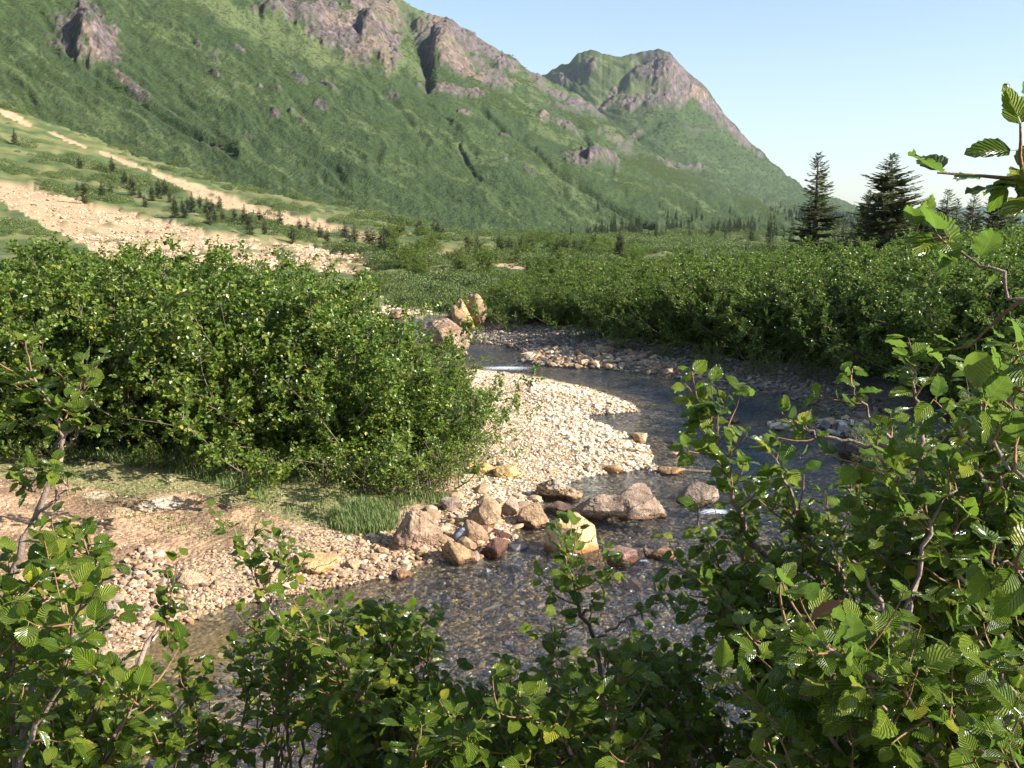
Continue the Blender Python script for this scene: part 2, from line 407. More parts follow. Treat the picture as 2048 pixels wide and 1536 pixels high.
nb = m.n('ShaderNodeBump', {'Height': hh, 'Strength': st, 'Distance': .20}).outputs[0]
fr = m.n('ShaderNodeFresnel', {'IOR': 1.33, 'Normal': nb}).outputs[0]
tr = m.n('ShaderNodeBsdfTransparent', {'Color': m.mix(m.attr('deep', 'Fac'), (.90, .93, .92), (.26, .42, .58))}).outputs[0]  # mid-channel tint: absorption by depth, made bluer to suggest reflected sky
gl = m.n('ShaderNodeBsdfGlossy', {'Color': (.78, .88, 1, 1), 'Roughness': .05, 'Normal': nb}).outputs[0]  # blue tint painted into the reflection, standing in for high sky colour
wsh = m.n('ShaderNodeMixShader', {0: m.math('MULTIPLY', fr, m.math('SUBTRACT', 2.2, m.math('MULTIPLY', calm, 1.5)), True), 1: tr, 2: gl}).outputs[0]
fn = m.noise(m.map(P, (.7, 2.4, 1)), 20, 5, .8)
fm = m.math('MULTIPLY', m.n('ShaderNodeMapRange', {0: m.math('ADD', fn, m.math('MULTIPLY', foam, .33)), 1: .72, 2: .82, 3: 0.0, 4: 1.0}).outputs[0], 1.0)
white = m.bsdf((.75, .78, .8, 1), .5)
MAT['water'] = m.end(m.n('ShaderNodeMixShader', {0: m.math('MULTIPLY', fm, m.math('GREATER_THAN', foam, .12)), 1: wsh, 2: white}).outputs[0])
tag(link('water', me, MAT['water']), 'clear shallow stream water winding over pebbles', kind='structure')

# ------------------------------------------------------------------ mountains
def spline(xs, pts):
    P = np.array(pts, float); return np.interp(xs, P[:, 0], P[:, 1])
def az_of(px): return math.degrees(math.atan2((px - CX) / F, cp - (455 - CY) / F * sp))
BUMPS = {100: [(178, 80, 30, 34, 15), (892, 98, 28, 40, 24), (1010, 130, 26, 16, 6), (560, 30, 40, 16, 10), (745, 60, 26, 30, 16), (1200, 322, 30, 12, 12), (620, 40, 30, 16, 10)], 300: [(1335, 150, 26, 30, 18), (1190, 132, 18, 22, 8), (1400, 195, 24, 24, 16), (1262, 165, 14, 30, 12)]}
def build_mountain(name, azr, nc, nr, crest, toe_r, crest_r, rocks, gullies, meadow, seed, label, shape=1.15, extra=0.0, rock_amp=1.0):
    """a slope swept from its toe to its crest; crest is its skyline, as bearings and rises"""
    azd = np.concatenate([np.linspace(azr[0], azr[1], 24)[:-1], np.linspace(azr[1], azr[2], nc), np.linspace(azr[2], azr[3], 12)[1:]])
    cb = [(math.degrees(math.atan2(ray(a, b)[0], ray(a, b)[1])), ray(a, b)[2] / math.hypot(ray(a, b)[0], ray(a, b)[1])) for a, b in crest]
    te = spline(azd, cb) + (fbm2(azd * 2.2, azd * 0 + seed, 4, seed) - .5) * .006 * (azd > -60)
    r0 = spline(azd, toe_r); r1 = spline(azd, crest_r)
    w_ = np.concatenate([np.linspace(0, 1, nr), 1 + np.linspace(.02, .25, 6)])
    a_ = np.radians(azd)
    z0 = land(r0 * np.sin(a_), r0 * np.cos(a_)) - 2.0
    z1 = CAM_Z + r1 * te
    W, _ = np.meshgrid(w_, azd, indexing='ij')
    rad = r0 + (r1 - r0) * W
    g = np.where(W <= 1, W ** shape, 1 - (W - 1) * 1.8)
    fine_ = np.linspace(azd[0], azd[-1], 1600); tf = np.interp(fine_, azd, te); kk = np.exp(-(np.arange(-150, 151) * (fine_[1] - fine_[0]) / 2.2) ** 2); kk /= kk.sum()
    ts = np.interp(azd, fine_, np.convolve(np.pad(tf, 150, mode='edge'), kk, 'valid')); z1s = CAM_Z + r1 * ts
    zf = np.interp(azd, fine_, np.convolve(np.pad(np.interp(fine_, azd, z0), 150, mode='edge'), kk, 'valid')); Wc = np.clip(W, 0, 1)
    Z = zf + (z0 - zf) * (1 - Wc) ** 12 + (z1s - zf) * g + (z1 - z1s) * Wc ** 5
    X = rad * np.sin(a_)[None, :]; Y = rad * np.cos(a_)[None, :]
    px, py = proj(X, Y, Z)
    sa = R(24.0); u = X * math.sin(sa) + Y * math.cos(sa); v = -X * math.cos(sa) + Y * math.sin(sa)
    u = u + v * .0
    edge = sstep(0, .06, W) * (1 - .85 * sstep(.93, 1.0, W))
    sc = np.clip(rad / 900, .35, 3)
    q = py - (.72 - .00009 * px) * px; al = px + .7 * py          # across and along the fall line
    wv = (fbm2(px / 120, py / 90, 3, seed + 1) - .5) * 60
    big = 1 - np.abs(2 * fbm2((q + wv) / 95, al / 520, 3, seed + 3) - 1)
    mid = 1 - np.abs(2 * fbm2((q + wv) / 26, al / 190, 3, seed + 5) - 1)
    Zo = Z.copy()
    amp = np.clip((z1 - z0) / 500, .1, 1.2)[None, :]
    Z = Z + edge * sc * ((big - .75) * 8 + (mid - .75) * 2.8)
    lump = fbm2(u / 16, v / 26, 3, seed + 7); brush = fbm2(u / 5.5 / sc, v / 7 / sc, 2, seed + 9)
    Z = Z + edge * ((fbm2((q + wv) / 14, al / 34, 3, seed + 8) - .5) * 5 * sc + (fbm2(px / 4, py / 4, 2, seed + 9) - .5) * .7 * sc)
    # rock
    rk = np.zeros_like(Z); wob = (fbm2(px / 30, py / 24, 4, seed + 11) - .5)
    fine = fbm2(px / 9, py / 9, 4, seed + 13)
    for (a, b, ra, rb, ang, s) in rocks:
        if ra < 24 and s < .95: ra, rb = ra * .75, rb * .6
        ca, sa_ = math.cos(R(ang)), math.sin(R(ang)); dx, dy = px - a, py - b
        e = np.hypot((dx * ca + dy * sa_) / ra, (-dx * sa_ + dy * ca) / rb)
        rk = np.maximum(rk, sstep(1.25, .65, e + wob * 1.5 + (fine - .5) * 1.3) * s)
    scat = sstep(.66, .72, fbm2(px / 34 + py / 50, py / 22 - px / 60, 4, seed + 17)) * sstep(.50, .58, fine) * extra
    scat = scat * sstep(.35, .6, W)
    rk = np.maximum(rk, scat * .8)
    up = fbm2((q + wv) / 15, al / 26, 4, seed + 19); ridge = 1 - np.abs(2 * up - 1)
    uf = 1 - np.abs(2 * fbm2(q / 7, al / 11, 3, seed + 21) - 1)
    Z = Z + rk * edge * ((ridge - .55) * 3.6 + (uf - .5) * 3.4 + .5) * rock_amp * np.clip(sc, .5, 2.4)
    for (a, b, ra, rb, hh_) in BUMPS.get(seed, ()):
        Z = Z + hh_ * np.exp(-((px - a) / ra) ** 2 - ((py - b) / rb) ** 2) * sstep(-1.15, -.75, (px - a) / ra)
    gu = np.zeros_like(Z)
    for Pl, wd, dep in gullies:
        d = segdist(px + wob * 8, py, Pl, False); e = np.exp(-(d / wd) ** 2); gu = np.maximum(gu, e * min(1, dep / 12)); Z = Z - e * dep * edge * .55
    # colour
    t = fbm2((q + wv) / 20, al / 110, 4, seed + 23); t2 = fbm2(px / 7, py / 7, 3, seed + 25); t3 = fbm2(px / 60 + py / 90, py / 60, 3, seed + 26)
    gcol = np.stack([.034 + .026 * t + 0 * t2, .056 + .032 * t, .021 + .010 * t], -1)
    gcol *= (.76 + .4 * t2 * (.6 + .7 * t3))[..., None]
    mw = np.zeros_like(Z)
    for (a, b, ra, rb, ang, s) in meadow:
        ca, sa_ = math.cos(R(ang)), math.sin(R(ang)); dx, dy = px - a, py - b
        e = np.hypot((dx * ca + dy * sa_) / ra, (-dx * sa_ + dy * ca) / rb)
        mw = np.maximum(mw, sstep(1.3, .7, e + wob * 1.6) * s)
    stripe = sstep(.60, .68, fbm2((q + wv) / 13, al / 130, 3, seed + 29)) * .7
    mw = np.maximum(mw, stripe * (t2 > .4) * (.8 if seed == 100 else .25))
    gcol = gcol * (1 - mw[..., None]) + mw[..., None] * np.array([.105, .130, .050]) * (.8 + .4 * t2[..., None])
    rcol = np.array([.135, .103, .102]) * (.55 + .8 * fbm2(px / 6, py / 8, 3, seed + 31)[..., None])
    warm = sstep(.5, .7, fbm2(px / 40, py / 40, 2, seed + 33))[..., None]
    rcol = rcol * (1 - .5 * warm) + .5 * warm * np.array([.26, .175, .13])
    gmix = (rk * (.55 + .6 * sstep(.35, .55, fbm2(px / 6, py / 6, 3, seed + 35))))[..., None].clip(0, 1)
    colr = gcol * (1 - gmix) + rcol * gmix
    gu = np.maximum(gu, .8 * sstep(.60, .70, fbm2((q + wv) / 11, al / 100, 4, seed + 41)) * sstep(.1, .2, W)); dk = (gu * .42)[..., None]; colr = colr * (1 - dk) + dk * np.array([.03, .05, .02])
    me = mesh_np(name, np.stack([X, Y, Z], -1).reshape(-1, 3), grid_faces(len(w_), len(azd)), True, {'rock': gmix.ravel()}, {'col': colr.reshape(-1, 3)})
    return tag(link(name, me, MAT['mountain']), label, kind='structure'), (X, Y, Z, px, py, rk, mw)

m = NT('mountain slope')
P = m.map(m.pos(), (1.7, .65, 1.1)); c = m.attr('col'); rk = m.attr('rock', 'Fac')
vb = m.n('ShaderNodeTexVoronoi', {'Vector': P, 'Scale': .22}); nb_ = m.noise(P, .35, 4, .7); nr_ = m.noise(m.map(P, (1, 1, .4)), .12, 5, .75)
cc = m.mix(1.0, c, m.ramp(nb_, [(.3, G3(.72)), (.7, G3(1.32))]), 'MULTIPLY')
cr = m.mix(1.0, c, m.ramp(nr_, [(.35, G3(.30)), (.65, G3(1.6))]), 'MULTIPLY')
dts = m.n('ShaderNodeTexVoronoi', {'Vector': P, 'Scale': .10}).outputs['Distance']
cc = m.mix(m.math('MULTIPLY', m.math('GREATER_THAN', m.math('ADD', m.math('SUBTRACT', 1.0, dts), m.math('MULTIPLY', nb_, .6)), 1.02), .45), cc, (.022, .036, .014))
c2 = m.mix(rk, cc, cr)
hg = m.math('MULTIPLY', m.math('SUBTRACT', 1.0, vb.outputs['Distance']), .6)
nrm = m.bump(m.math('ADD', hg, m.math('MULTIPLY', m.noise(P, .55, 4, .7), 1.3)), .75, 1.8)
MAT['mountain'] = m.end(m.bsdf(c2, .9, nrm, .1))

CREST1 = [(-2200, -1700), (-700, -700), (0, -380), (300, -230), (560, -110), (700, -50), (800, 0), (850, 24), (880, 32), (900, 45), (930, 58), (960, 75), (985, 92), (1000, 100), (1018, 108),
          (1035, 120), (1050, 140), (1075, 148), (1095, 160), (1130, 178), (1180, 205), (1195, 222), (1230, 250), (1280, 290), (1330, 318), (1400, 350), (1480, 378), (1600, 408), (1720, 432), (1800, 444), (1900, 452), (2200, 456)]
TOE1 = [(-70, 420), (-27, 500), (-21, 440), (-15, 360), (-8, 310), (0, 290), (8, 330), (14, 450), (19, 800), (30, 1600)]
CR1 = [(-70, 1000), (-27, 1350), (-15, 1600), (-6, 1950), (0, 2250), (5, 2600), (10, 3200), (16, 4200), (30, 5200)]
ROCK1 = [(160, 70, 48, 45, 25, 1), (205, 95, 30, 40, 40, 1), (150, 45, 30, 22, 0, .9), (270, 180, 50, 9, 40, .7), (345, 228, 14, 7, 30, .9), (232, 125, 12, 18, 40, .8),
         (545, 25, 38, 14, 15, .9), (600, 35, 70, 18, 12, .9), (690, 50, 75, 40, 30, .95), (740, 20, 60, 30, 20, 1), (660, 75, 60, 22, 35, .9), (760, 85, 50, 35, 45, .9), (720, 100, 40, 25, 40, .7),
         (900, 80, 55, 42, 30, 1), (890, 105, 50, 28, 10, 1), (865, 90, 22, 45, 15, 1), (840, 60, 22, 35, 20, .8), (960, 90, 50, 16, 30, .9), (1010, 125, 38, 18, 25, 1), (1025, 128, 25, 14, 20, 1), (930, 140, 50, 18, 12, .85),
         (985, 155, 45, 16, 20, .8), (900, 178, 55, 9, 8, .7), (1070, 150, 25, 10, 20, .8), (1120, 190, 50, 10, 25, .8), (1160, 205, 40, 7, 28, .8), (960, 130, 25, 18, 30, .8),
         (395, 92, 10, 9, 0, .8), (430, 118, 18, 16, 45, .7), (480, 98, 22, 8, 30, .8), (430, 150, 22, 9, 40, .6), (600, 155, 20, 10, 35, .8), (660, 170, 22, 9, 40, .8),
         (548, 228, 11, 8, 0, .95), (583, 226, 9, 7, 0, .8), (640, 212, 22, 12, 40, .6), (520, 175, 10, 5, 20, .7), (555, 185, 12, 4, 10, .7), (605, 242, 10, 5, 10, .7), (497, 272, 16, 5, 40, .6), (432, 292, 8, 12, -20, .6),
         (785, 190, 16, 10, 30, .6), (932, 228, 16, 8, 10, .8), (1007, 273, 16, 7, 10, .9), (1090, 236, 18, 18, 30, .8), (1130, 252, 38, 10, 28, .8), (1160, 262, 20, 10, 30, .7), (1185, 325, 45, 15, 18, .95),
         (1240, 285, 35, 16, 20, .5), (1215, 325, 25, 10, 20, .8), (1060, 345, 20, 12, 40, .4), (1010, 325, 10, 4, 10, .7), (1130, 215, 30, 8, 15, .5), (1340, 325, 25, 8, 20, .4)]
GUL1 = [([(805, 10), (830, 70), (850, 120), (858, 165)], 10, 26), ([(850, 200), (880, 228), (900, 246)], 4, 4), ([(918, 288), (932, 315), (950, 345), (962, 356)], 4, 4),
        ([(960, 210), (1010, 262), (1070, 300), (1110, 345), (1230, 420), (1300, 455)], 5, 7), ([(80, 20), (140, 110), (215, 165), (330, 235), (470, 310)], 6, 5),
        ([(1150, 235), (1175, 290)], 6, 10), ([(730, 150), (790, 210), (850, 280)], 7, 4)]
MEAD1 = [(450, 20, 110, 24, 30, 1), (600, 90, 90, 22, 35, .9), (560, 60, 60, 30, 30, .9), (800, 110, 50, 30, 30, .8), (640, 110, 70, 16, 20, .8), (850, 20, 60, 16, 30, .7), (960, 75, 60, 10, 30, .6), (920, 118, 40, 10, 10, .6), (440, 185, 60, 9, 45, .7), (1100, 170, 60, 12, 25, .5), (1060, 160, 40, 10, 20, .5), (790, 40, 60, 25, 20, .7), (150, 215, 80, 12, 35, .4), (250, 260, 90, 10, 40, .4)]
mt1, D1 = build_mountain('mountain', (-70, -30.2, 24.5, 34), 780, 400, CREST1, TOE1, CR1, ROCK1, GUL1, MEAD1, 100, 'long green mountainside with rock outcrops falling to the valley floor', extra=.15)

CREST2 = [(900, 250), (1000, 190), (1060, 160), (1085, 150), (1100, 145), (1130, 128), (1160, 108), (1180, 101), (1200, 106), (1225, 113), (1250, 113), (1280, 106), (1300, 101), (1320, 101), (1340, 110), (1360, 130), (1375, 145), (1400, 170),
          (1425, 195), (1450, 228), (1480, 262), (1510, 292), (1550, 330), (1600, 372), (1640, 390), (1680, 400), (1720, 420), (1760, 445), (1900, 452), (2300, 456)]
TOE2 = [(-20, 2300), (0, 2300), (8, 2400), (12, 2500), (16, 2700), (20, 3000), (35, 3500)]
CR2 = [(-20, 3600), (3, 3400), (6, 3300), (9, 3300), (12, 3450), (15, 3650), (19, 4100), (35, 5200)]
ROCK2 = [(1325, 135, 45, 32, 30, 1), (1350, 160, 55, 28, 40, 1), (1390, 180, 40, 22, 45, 1), (1180, 135, 14, 30, 35, .7), (1130, 165, 28, 14, -20, .8), (1150, 150, 14, 18, 40, .7), (1290, 150, 30, 18, -35, .9), (1225, 185, 7, 32, 40, .9), (1250, 160, 7, 32, 45, .8),
         (1300, 200, 60, 14, -8, .9), (1340, 190, 50, 22, 10, .9), (1420, 215, 35, 18, 50, .9), (1210, 210, 25, 8, -30, .8), (1480, 275, 45, 10, 45, .8), (1450, 240, 40, 12, 45, .85), (1380, 328, 45, 7, 8, .7), (1430, 232, 30, 14, 30, .7),
         (1270, 265, 20, 5, -30, .6), (1400, 260, 40, 5, 10, .4), (1500, 370, 20, 4, 10, .5)]
GUL2 = [([(1285, 120), (1240, 170), (1195, 215)], 6, 22), ([(1330, 190), (1310, 130)], 5, 10), ([(1185, 120), (1165, 160), (1140, 180)], 5, 12), ([(1320, 240), (1265, 275)], 6, 16), ([(1400, 270), (1500, 370), (1580, 420)], 7, 12), ([(1330, 280), (1420, 380)], 7, 10)]
MEAD2 = [(1200, 145, 60, 40, 20, 1), (1240, 130, 50, 20, 0, 1), (1120, 145, 40, 14, -20, .9), (1210, 180, 30, 25, 0, .9), (1290, 180, 35, 20, 0, .8), (1330, 170, 20, 25, 0, .5), (1280, 230, 50, 16, -10, .4)]
mt2, D2 = build_mountain('mountain', (-18, 1.5, 22, 34), 300, 230, CREST2, TOE2, CR2, ROCK2, GUL2, MEAD2, 300, 'double peaked far mountain with a bare rocky summit beyond the near slope', extra=.1, rock_amp=1.5, shape=1.3)

# faint blue hills where the valley opens
hz_a = np.radians(np.linspace(8, 60, 120)); hv = []
for k, (rad, hgt) in enumerate(((9000, 0), (10500, 1), (12500, 0))):
    for a in hz_a:
        hh_ = hgt * (150 + 110 * float(fbm2(np.array([math.degrees(a) * .35]), np.array([3.0]), 4, 5)[0])) * 1.0
        hv.append((rad * math.sin(a), rad * math.cos(a), -18 + hh_))
me = mesh_np('hills', hv, grid_faces(3, 120), True, {'rock': np.zeros(360)}, {'col': np.tile([.05, .08, .04], (360, 1))})
tag(link('hills', me, MAT['mountain']), 'faint low blue hills on the horizon behind the spruces', kind='structure')

# ------------------------------------------------------------------ haze
if HAZE > 0:
    X0, X1, Y0, Y1, Z0, Z1 = -14000, 14000, -3000, 14500, -40, 1750
    hvx = [(x, y, z) for z in (Z0, Z1) for y in (Y0, Y1) for x in (X0, X1)]
    me = mesh_np('haze', hvx, np.array([[0, 2, 3, 1], [4, 5, 7, 6], [0, 1, 5, 4], [2, 6, 7, 3], [0, 4, 6, 2], [1, 3, 7, 5]]), False)
    m = NT('air'); v = m.n('ShaderNodeVolumePrincipled', {'Color': (.72, .84, 1.0, 1), 'Density': HAZE, 'Anisotropy': .0})
    m.t.links.new(v.outputs[0], m.out.inputs['Volume'])
    tag(link('haze', me, m.m), 'thin blue air over the valley', kind='stuff')
# ------------------------------------------------------------------ leaves and bushes
def rot_to(D, N):
    """rotation matrices whose y axis is D and whose z axis is near N; D, N (n,3)"""
    D = D / np.linalg.norm(D, axis=1, keepdims=True)
    X = np.cross(D, N); X /= np.linalg.norm(X, axis=1, keepdims=True) + 1e-9
    Z = np.cross(X, D)
    return np.stack([X, D, Z], 2)
def scatter_mesh(TV, TF, pos, rot, scale, rnd=None):
    """copies of a template joined into arrays"""
    n = len(pos); k = len(TV)
    V = np.einsum('nij,kj->nki', rot, TV) * (np.reshape(scale, (n, 1, 1)) if np.ndim(scale) else scale) + pos[:, None, :]
    Fc = (TF[None] + (np.arange(n) * k)[:, None, None]).reshape(-1, TF.shape[1])
    return V.reshape(-1, 3), Fc, (np.repeat(rnd, k) if rnd is not None else None)
LT_V = np.array([(0, 0, 0), (.30, .22, .05), (.36, .55, .07), (0, 1, -.10), (-.36, .55, .07), (-.30, .22, .05), (0, .5, -.02)], float)
LT_Q = np.array([(0, 1, 2, 6), (6, 2, 3, 3), (0, 6, 4, 5), (6, 3, 4, 4)])
LT_F = np.array([(0, 1, 2), (0, 2, 3), (0, 3, 4), (0, 4, 5)])       # folded along the midrib, four triangles
def tube(V, Fs, pts, rad, n=5):
    """append a tapered tube along pts"""
    b = len(V); pts = [np.asarray(p, float) for p in pts]
    for i, p in enumerate(pts):
        d = pts[min(i + 1, len(pts) - 1)] - pts[max(i - 1, 0)]; d /= np.linalg.norm(d) + 1e-9
        a = np.cross(d, (0, 0, 1) if abs(d[2]) < .9 else (1, 0, 0)); a /= np.linalg.norm(a); c = np.cross(d, a)
        r_ = rad[i] if hasattr(rad, '__len__') else rad
        for k in range(n):
            t = 2 * math.pi * k / n; V.append(p + (a * math.cos(t) + c * math.sin(t)) * r_)
    for i in range(len(pts) - 1):
        for k in range(n):
            k2 = (k + 1) % n; Fs.append((b + i * n + k, b + i * n + k2, b + (i + 1) * n + k2, b + (i + 1) * n + k))
def unit(v): return v / (np.linalg.norm(v) + 1e-9)

def bush_arrays(seed, H=4.0, W=1.9, stems=13, leaf=.088, per_twig=10, side=19, upright=.5, twigs=6):
    r = np.random.default_rng(seed); V = []; Fs = []; LP = []; LD = []
    for s in range(stems):
        a = s / stems * 6.283 + r.uniform(-.3, .3); tilt = (s % 4 + r.uniform(.1, 1)) / 4 * (1.3 - upright * .5)
        L = H * r.uniform(.72, 1.0) / max(.62, math.cos(tilt * .75))
        d = np.array([math.cos(a) * math.sin(tilt), math.sin(a) * math.sin(tilt), math.cos(tilt)]) * 1.0
        p = np.array([math.cos(a), math.sin(a), 0]) * r.uniform(.05, .25); pts = [p.copy()]; n = 14
        for i in range(n):
            d = unit(d + r.normal(0, .09, 3) + np.array([0, 0, .035])); p = p + d * L / n; pts.append(p.copy())
        rad = [.016 * (1 - i / (n + 1)) + .003 for i in range(n + 1)]
        tube(V, Fs, pts, rad, 4)
        for k in range(side):
            f = .02 + .98 * (k + r.uniform(0, 1)) / side; i = min(int(f * n), n - 1); q = pts[i] + (pts[i + 1] - pts[i]) * (f * n - i)
            sd = unit(pts[min(i + 1, n)] - pts[i]); o = unit(np.cross(sd, r.normal(0, 1, 3))); o = unit(o * 1.0 + sd * .55 + np.array([0, 0, .15]))
            Lb = (.95 - .55 * f) * r.uniform(.6, 1.15) * W / 1.9; bp = [q]; bd = o
            for j in range(4):
                bd = unit(bd + r.normal(0, .16, 3) + np.array([0, 0, .08])); bp.append(bp[-1] + bd * Lb / 4)
            tube(V, Fs, bp, [.007, .005, .004, .003, .002], 3)
            for t in range(twigs):
                g = .25 + .75 * (t + r.uniform(0, 1)) / twigs; j = min(int(g * 4), 3); tp = bp[j] + (bp[j + 1] - bp[j]) * (g * 4 - j)
                td = unit(bd + r.normal(0, .7, 3) + np.array([0, 0, .25])); Lt = r.uniform(.16, .36)
                for l in range(per_twig):
                    h = (l + .6) / per_twig; lp = tp + td * Lt * h + r.normal(0, .012, 3)
                    ld = unit(td * .5 + r.normal(0, .75, 3) + np.array([0, 0, -.05])); LP.append(lp); LD.append(ld)
    LP = np.array(LP); LD = np.array(LD)
    N = np.stack([r.normal(.0, .6, len(LP)), r.normal(.0, .6, len(LP)), np.ones(len(LP))], 1) + (LP * np.array([1, 1, 0]) / (np.linalg.norm(LP[:, :2], axis=1, keepdims=True) + .1)) * .5
    rot = rot_to(LD, N); sc = leaf * r.uniform(.7, 1.25, len(LP)); rn = r.uniform(0, 1, len(LP))
    LVv, LF, lr = scatter_mesh(LT_V[:6], LT_F, LP, rot, sc, rn)
    top = np.percentile(LVv[:, 2], 99.7); V = np.array(V); k_ = np.array([1, 1, H / top]); return V * k_, np.array(Fs), LVv * k_, LF, lr
class Bush:
    def __init__(s, name, mat='leaf_mid', bark='bark', **kw):
        V, Fs, LVv, LF, lr = bush_arrays(**kw)
        s.stem = mesh_np(name + '_stems', V, Fs, True); s.stem.materials.append(MAT[bark])
        s.leaf = mesh_np(name + '_foliage', LVv, LF, False, {'rnd': lr}); s.leaf.materials.append(MAT[mat]); s.name = name
    def put(s, x, y, z, scale, rz, label, cat, group=None, name=None):
        e = bpy.data.objects.new(name or s.name, None); COL.objects.link(e); e.location = (x, y, z)
        e.scale = scale if hasattr(scale, '__len__') else (scale,) * 3; e.rotation_euler = (0, 0, rz); e.empty_display_size = .2
        tag(e, label, cat, group)
        a = link('stems', s.stem, None, e); b = link('foliage', s.leaf, None, e)
        return e
KB = [Bush('alder_bush', seed=k, H=4.0, stems=14 + k % 3, upright=u) for k, u in ((1, .5), (2, .9), (3, .2))]
BARE = Bush('alder_bush', seed=9, H=4.0, stems=9, upright=.9, side=9, per_twig=6, twigs=4)
LOW = [Bush('low_bush', seed=20 + k, H=1.5, W=1.5, stems=9, side=7, per_twig=7, twigs=4, leaf=.06, upright=.1) for k in (0, 1)]

# left thicket: skyline of the photograph as bearings and heights, and three ranks of bushes behind it
SKY_L = [(-400, 470), (0, 486), (140, 482), (250, 488), (330, 508), (420, 520), (480, 530), (545, 520), (610, 536), (660, 566), (700, 606), (740, 650), (800, 686), (860, 722), (900, 758), (935, 800), (965, 850), (975, 900)]
GL = 'alder bushes of the thicket on the left bank'
r = np.random.default_rng(5)
def top_z(px, y, tab): 
    d = ray(px, float(np.interp(px, [a for a, b in tab], [b for a, b in tab]))); return CAM_Z + d[2] * y / d[1]
def bush_px(kind, px, y, tab, dz, label, group, wscale=1.0, lim=9, jit=.08):
    x = ray(px, 455)[0] * y / ray(px, 455)[1]; z = gz(x, y); H = top_z(px, y, tab) - z + dz
    sc = H / 4.0 * (1 + r.uniform(-jit, jit)); sw = max(.55, min(1.15, sc * 1.1)) * wscale
    return kind.put(x, y, z - .08, (sw, sw, sc), r.uniform(0, 6.28), label, 'bush', group)
def where_r(px):
    for lim, t in ((1010, 'just behind the split boulder'), (1150, 'right of the split boulder'), (1200, 'left of the bushy mid skyline spruce'), (1290, 'in front of the bushy mid skyline spruce'), (1400, 'right of the bushy mid skyline spruce'), (1500, 'left of the small pointed spruce'), (1590, 'below the small pointed spruce'), (1690, 'below the tall thin spruce'), (1760, 'left of the broad full spruce'), (1850, 'below the broad full spruce'), (1960, 'below the sparse right hand spruces'), (9999, 'behind the foreground alder at the right edge')):
        if px < lim: return t
def where_l(px):
    for lim, t in ((-50, 'past the left edge'), (130, 'above the left sapling'), (280, 'under the wide debris band'), (420, 'left of the bare branches'), (560, 'around the bare pale branches'), (700, 'right of the bare branches'), (9999, 'toward the river')):
        if px < lim: return t
ROWN = ('second row', 'third row', 'fourth row', 'fifth row', 'sixth row', 'seventh row', 'eighth row', 'rearmost row')
front = [(-230, 16.6), (-60, 16.6), (90, 16.7), (235, 16.6), (365, 16.4), (480, 16.2), (590, 16.0), (690, 15.8), (775, 15.9), (845, 16.6)]
names = ['green alder bush at the left edge of the frame behind the path', 'tall leafy alder bush above the start of the dirt path', 'alder bush with its crown breaking the debris fan skyline behind the sapling',
         'dense alder bush with a pale broken limb halfway up', 'dark leaved alder bush above the pale slabs in the path', 'broad alder bush with deep shade at its foot',
         'alder bush with shady hollow beside the grassy bank', 'rounded alder bush above the bright grass tuft', 'glossy alder bush standing over the cracked boulder', 'alder bush leaning out over the pale gravel bar']
for (px_, y_), lb in zip(front, names):
    bush_px(KB[int(r.integers(3))], px_, y_ + .9, SKY_L, -.35, lb, GL)
for px_, y_, wv_ in ((890, 18.4, .7), (865, 20.4, .8), (850, 22.5, .8), (820, 25, .8), (875, 21.6, .6)):
    bush_px(KB[1], px_, y_, SKY_L, -.1, 'leafy alder bush at the river end of the left thicket', GL, wv_)
for rank, (y_, st) in enumerate(((18.6, 120), (20.8, 110), (23.5, 100), (27, 90))):
    for px_ in np.arange(-420, 860, st):
        bush_px(KB[int(r.integers(3))], px_ + r.uniform(-40, 40), y_ + r.uniform(-.6, .6), SKY_L, -.15 + r.uniform(-.25, .3), 'alder bush, %s of the left thicket, %s' % (ROWN[rank], where_l(px_)), GL)
bush_px(BARE, 545, 19.3, SKY_L, .15, 'alder bush with bare pale branches rising above the left thicket', GL, .8)
for px_, py_, sc_ in ((120, 940, .30), (300, 948, .28), (470, 955, .35), (640, 980, .42), (720, 990, .42), (790, 1000, .45), (850, 1000, .50), (895, 985, .62), (930, 950, .7), (560, 968, .35), (380, 950, .3), (30, 935, .3), (925, 905, .75)):
    p = atg(px_, py_ - 10); LOW[int(r.integers(2))].put(p.x, p.y, p.z - .03, sc_ * 1.25, r.uniform(0, 6), 'low skirt of alder leaves at the foot of the left thicket', 'bush', 'low bushes along the foot of the left thicket')

# right thicket
SKY_R = [(860, 600), (905, 592), (960, 566), (1030, 552), (1100, 533), (1180, 520), (1260, 512), (1350, 508), (1450, 500), (1600, 496), (1750, 492), (1900, 476), (2048, 458), (2500, 430)]
EDGE_R = [(872, 640), (905, 638), (975, 648), (1040, 658), (1110, 658), (1180, 668), (1260, 685), (1340, 700), (1420, 716), (1500, 728), (1580, 738), (1660, 748), (1750, 760), (1850, 780), (1950, 812), (2050, 850), (2200, 900)]
PGR = 0
GR = 'alder bushes of the thicket on the right bank'
def edge_y(px): 
    py = float(np.interp(px, [a for a, b in EDGE_R], [b for a, b in EDGE_R])); return atg(px, py).y
rn = ['alder bush behind the split boulder on the far right bank', 'alder bush at the upstream end of the right thicket', 'alder bush above the head of the right gravel bar', 'sunlit topped alder bush over the shaded gravel bar',
      'pale willow like bush at the edge of the dark right thicket', 'alder bush with black shade beneath it in the right thicket']
k = 0
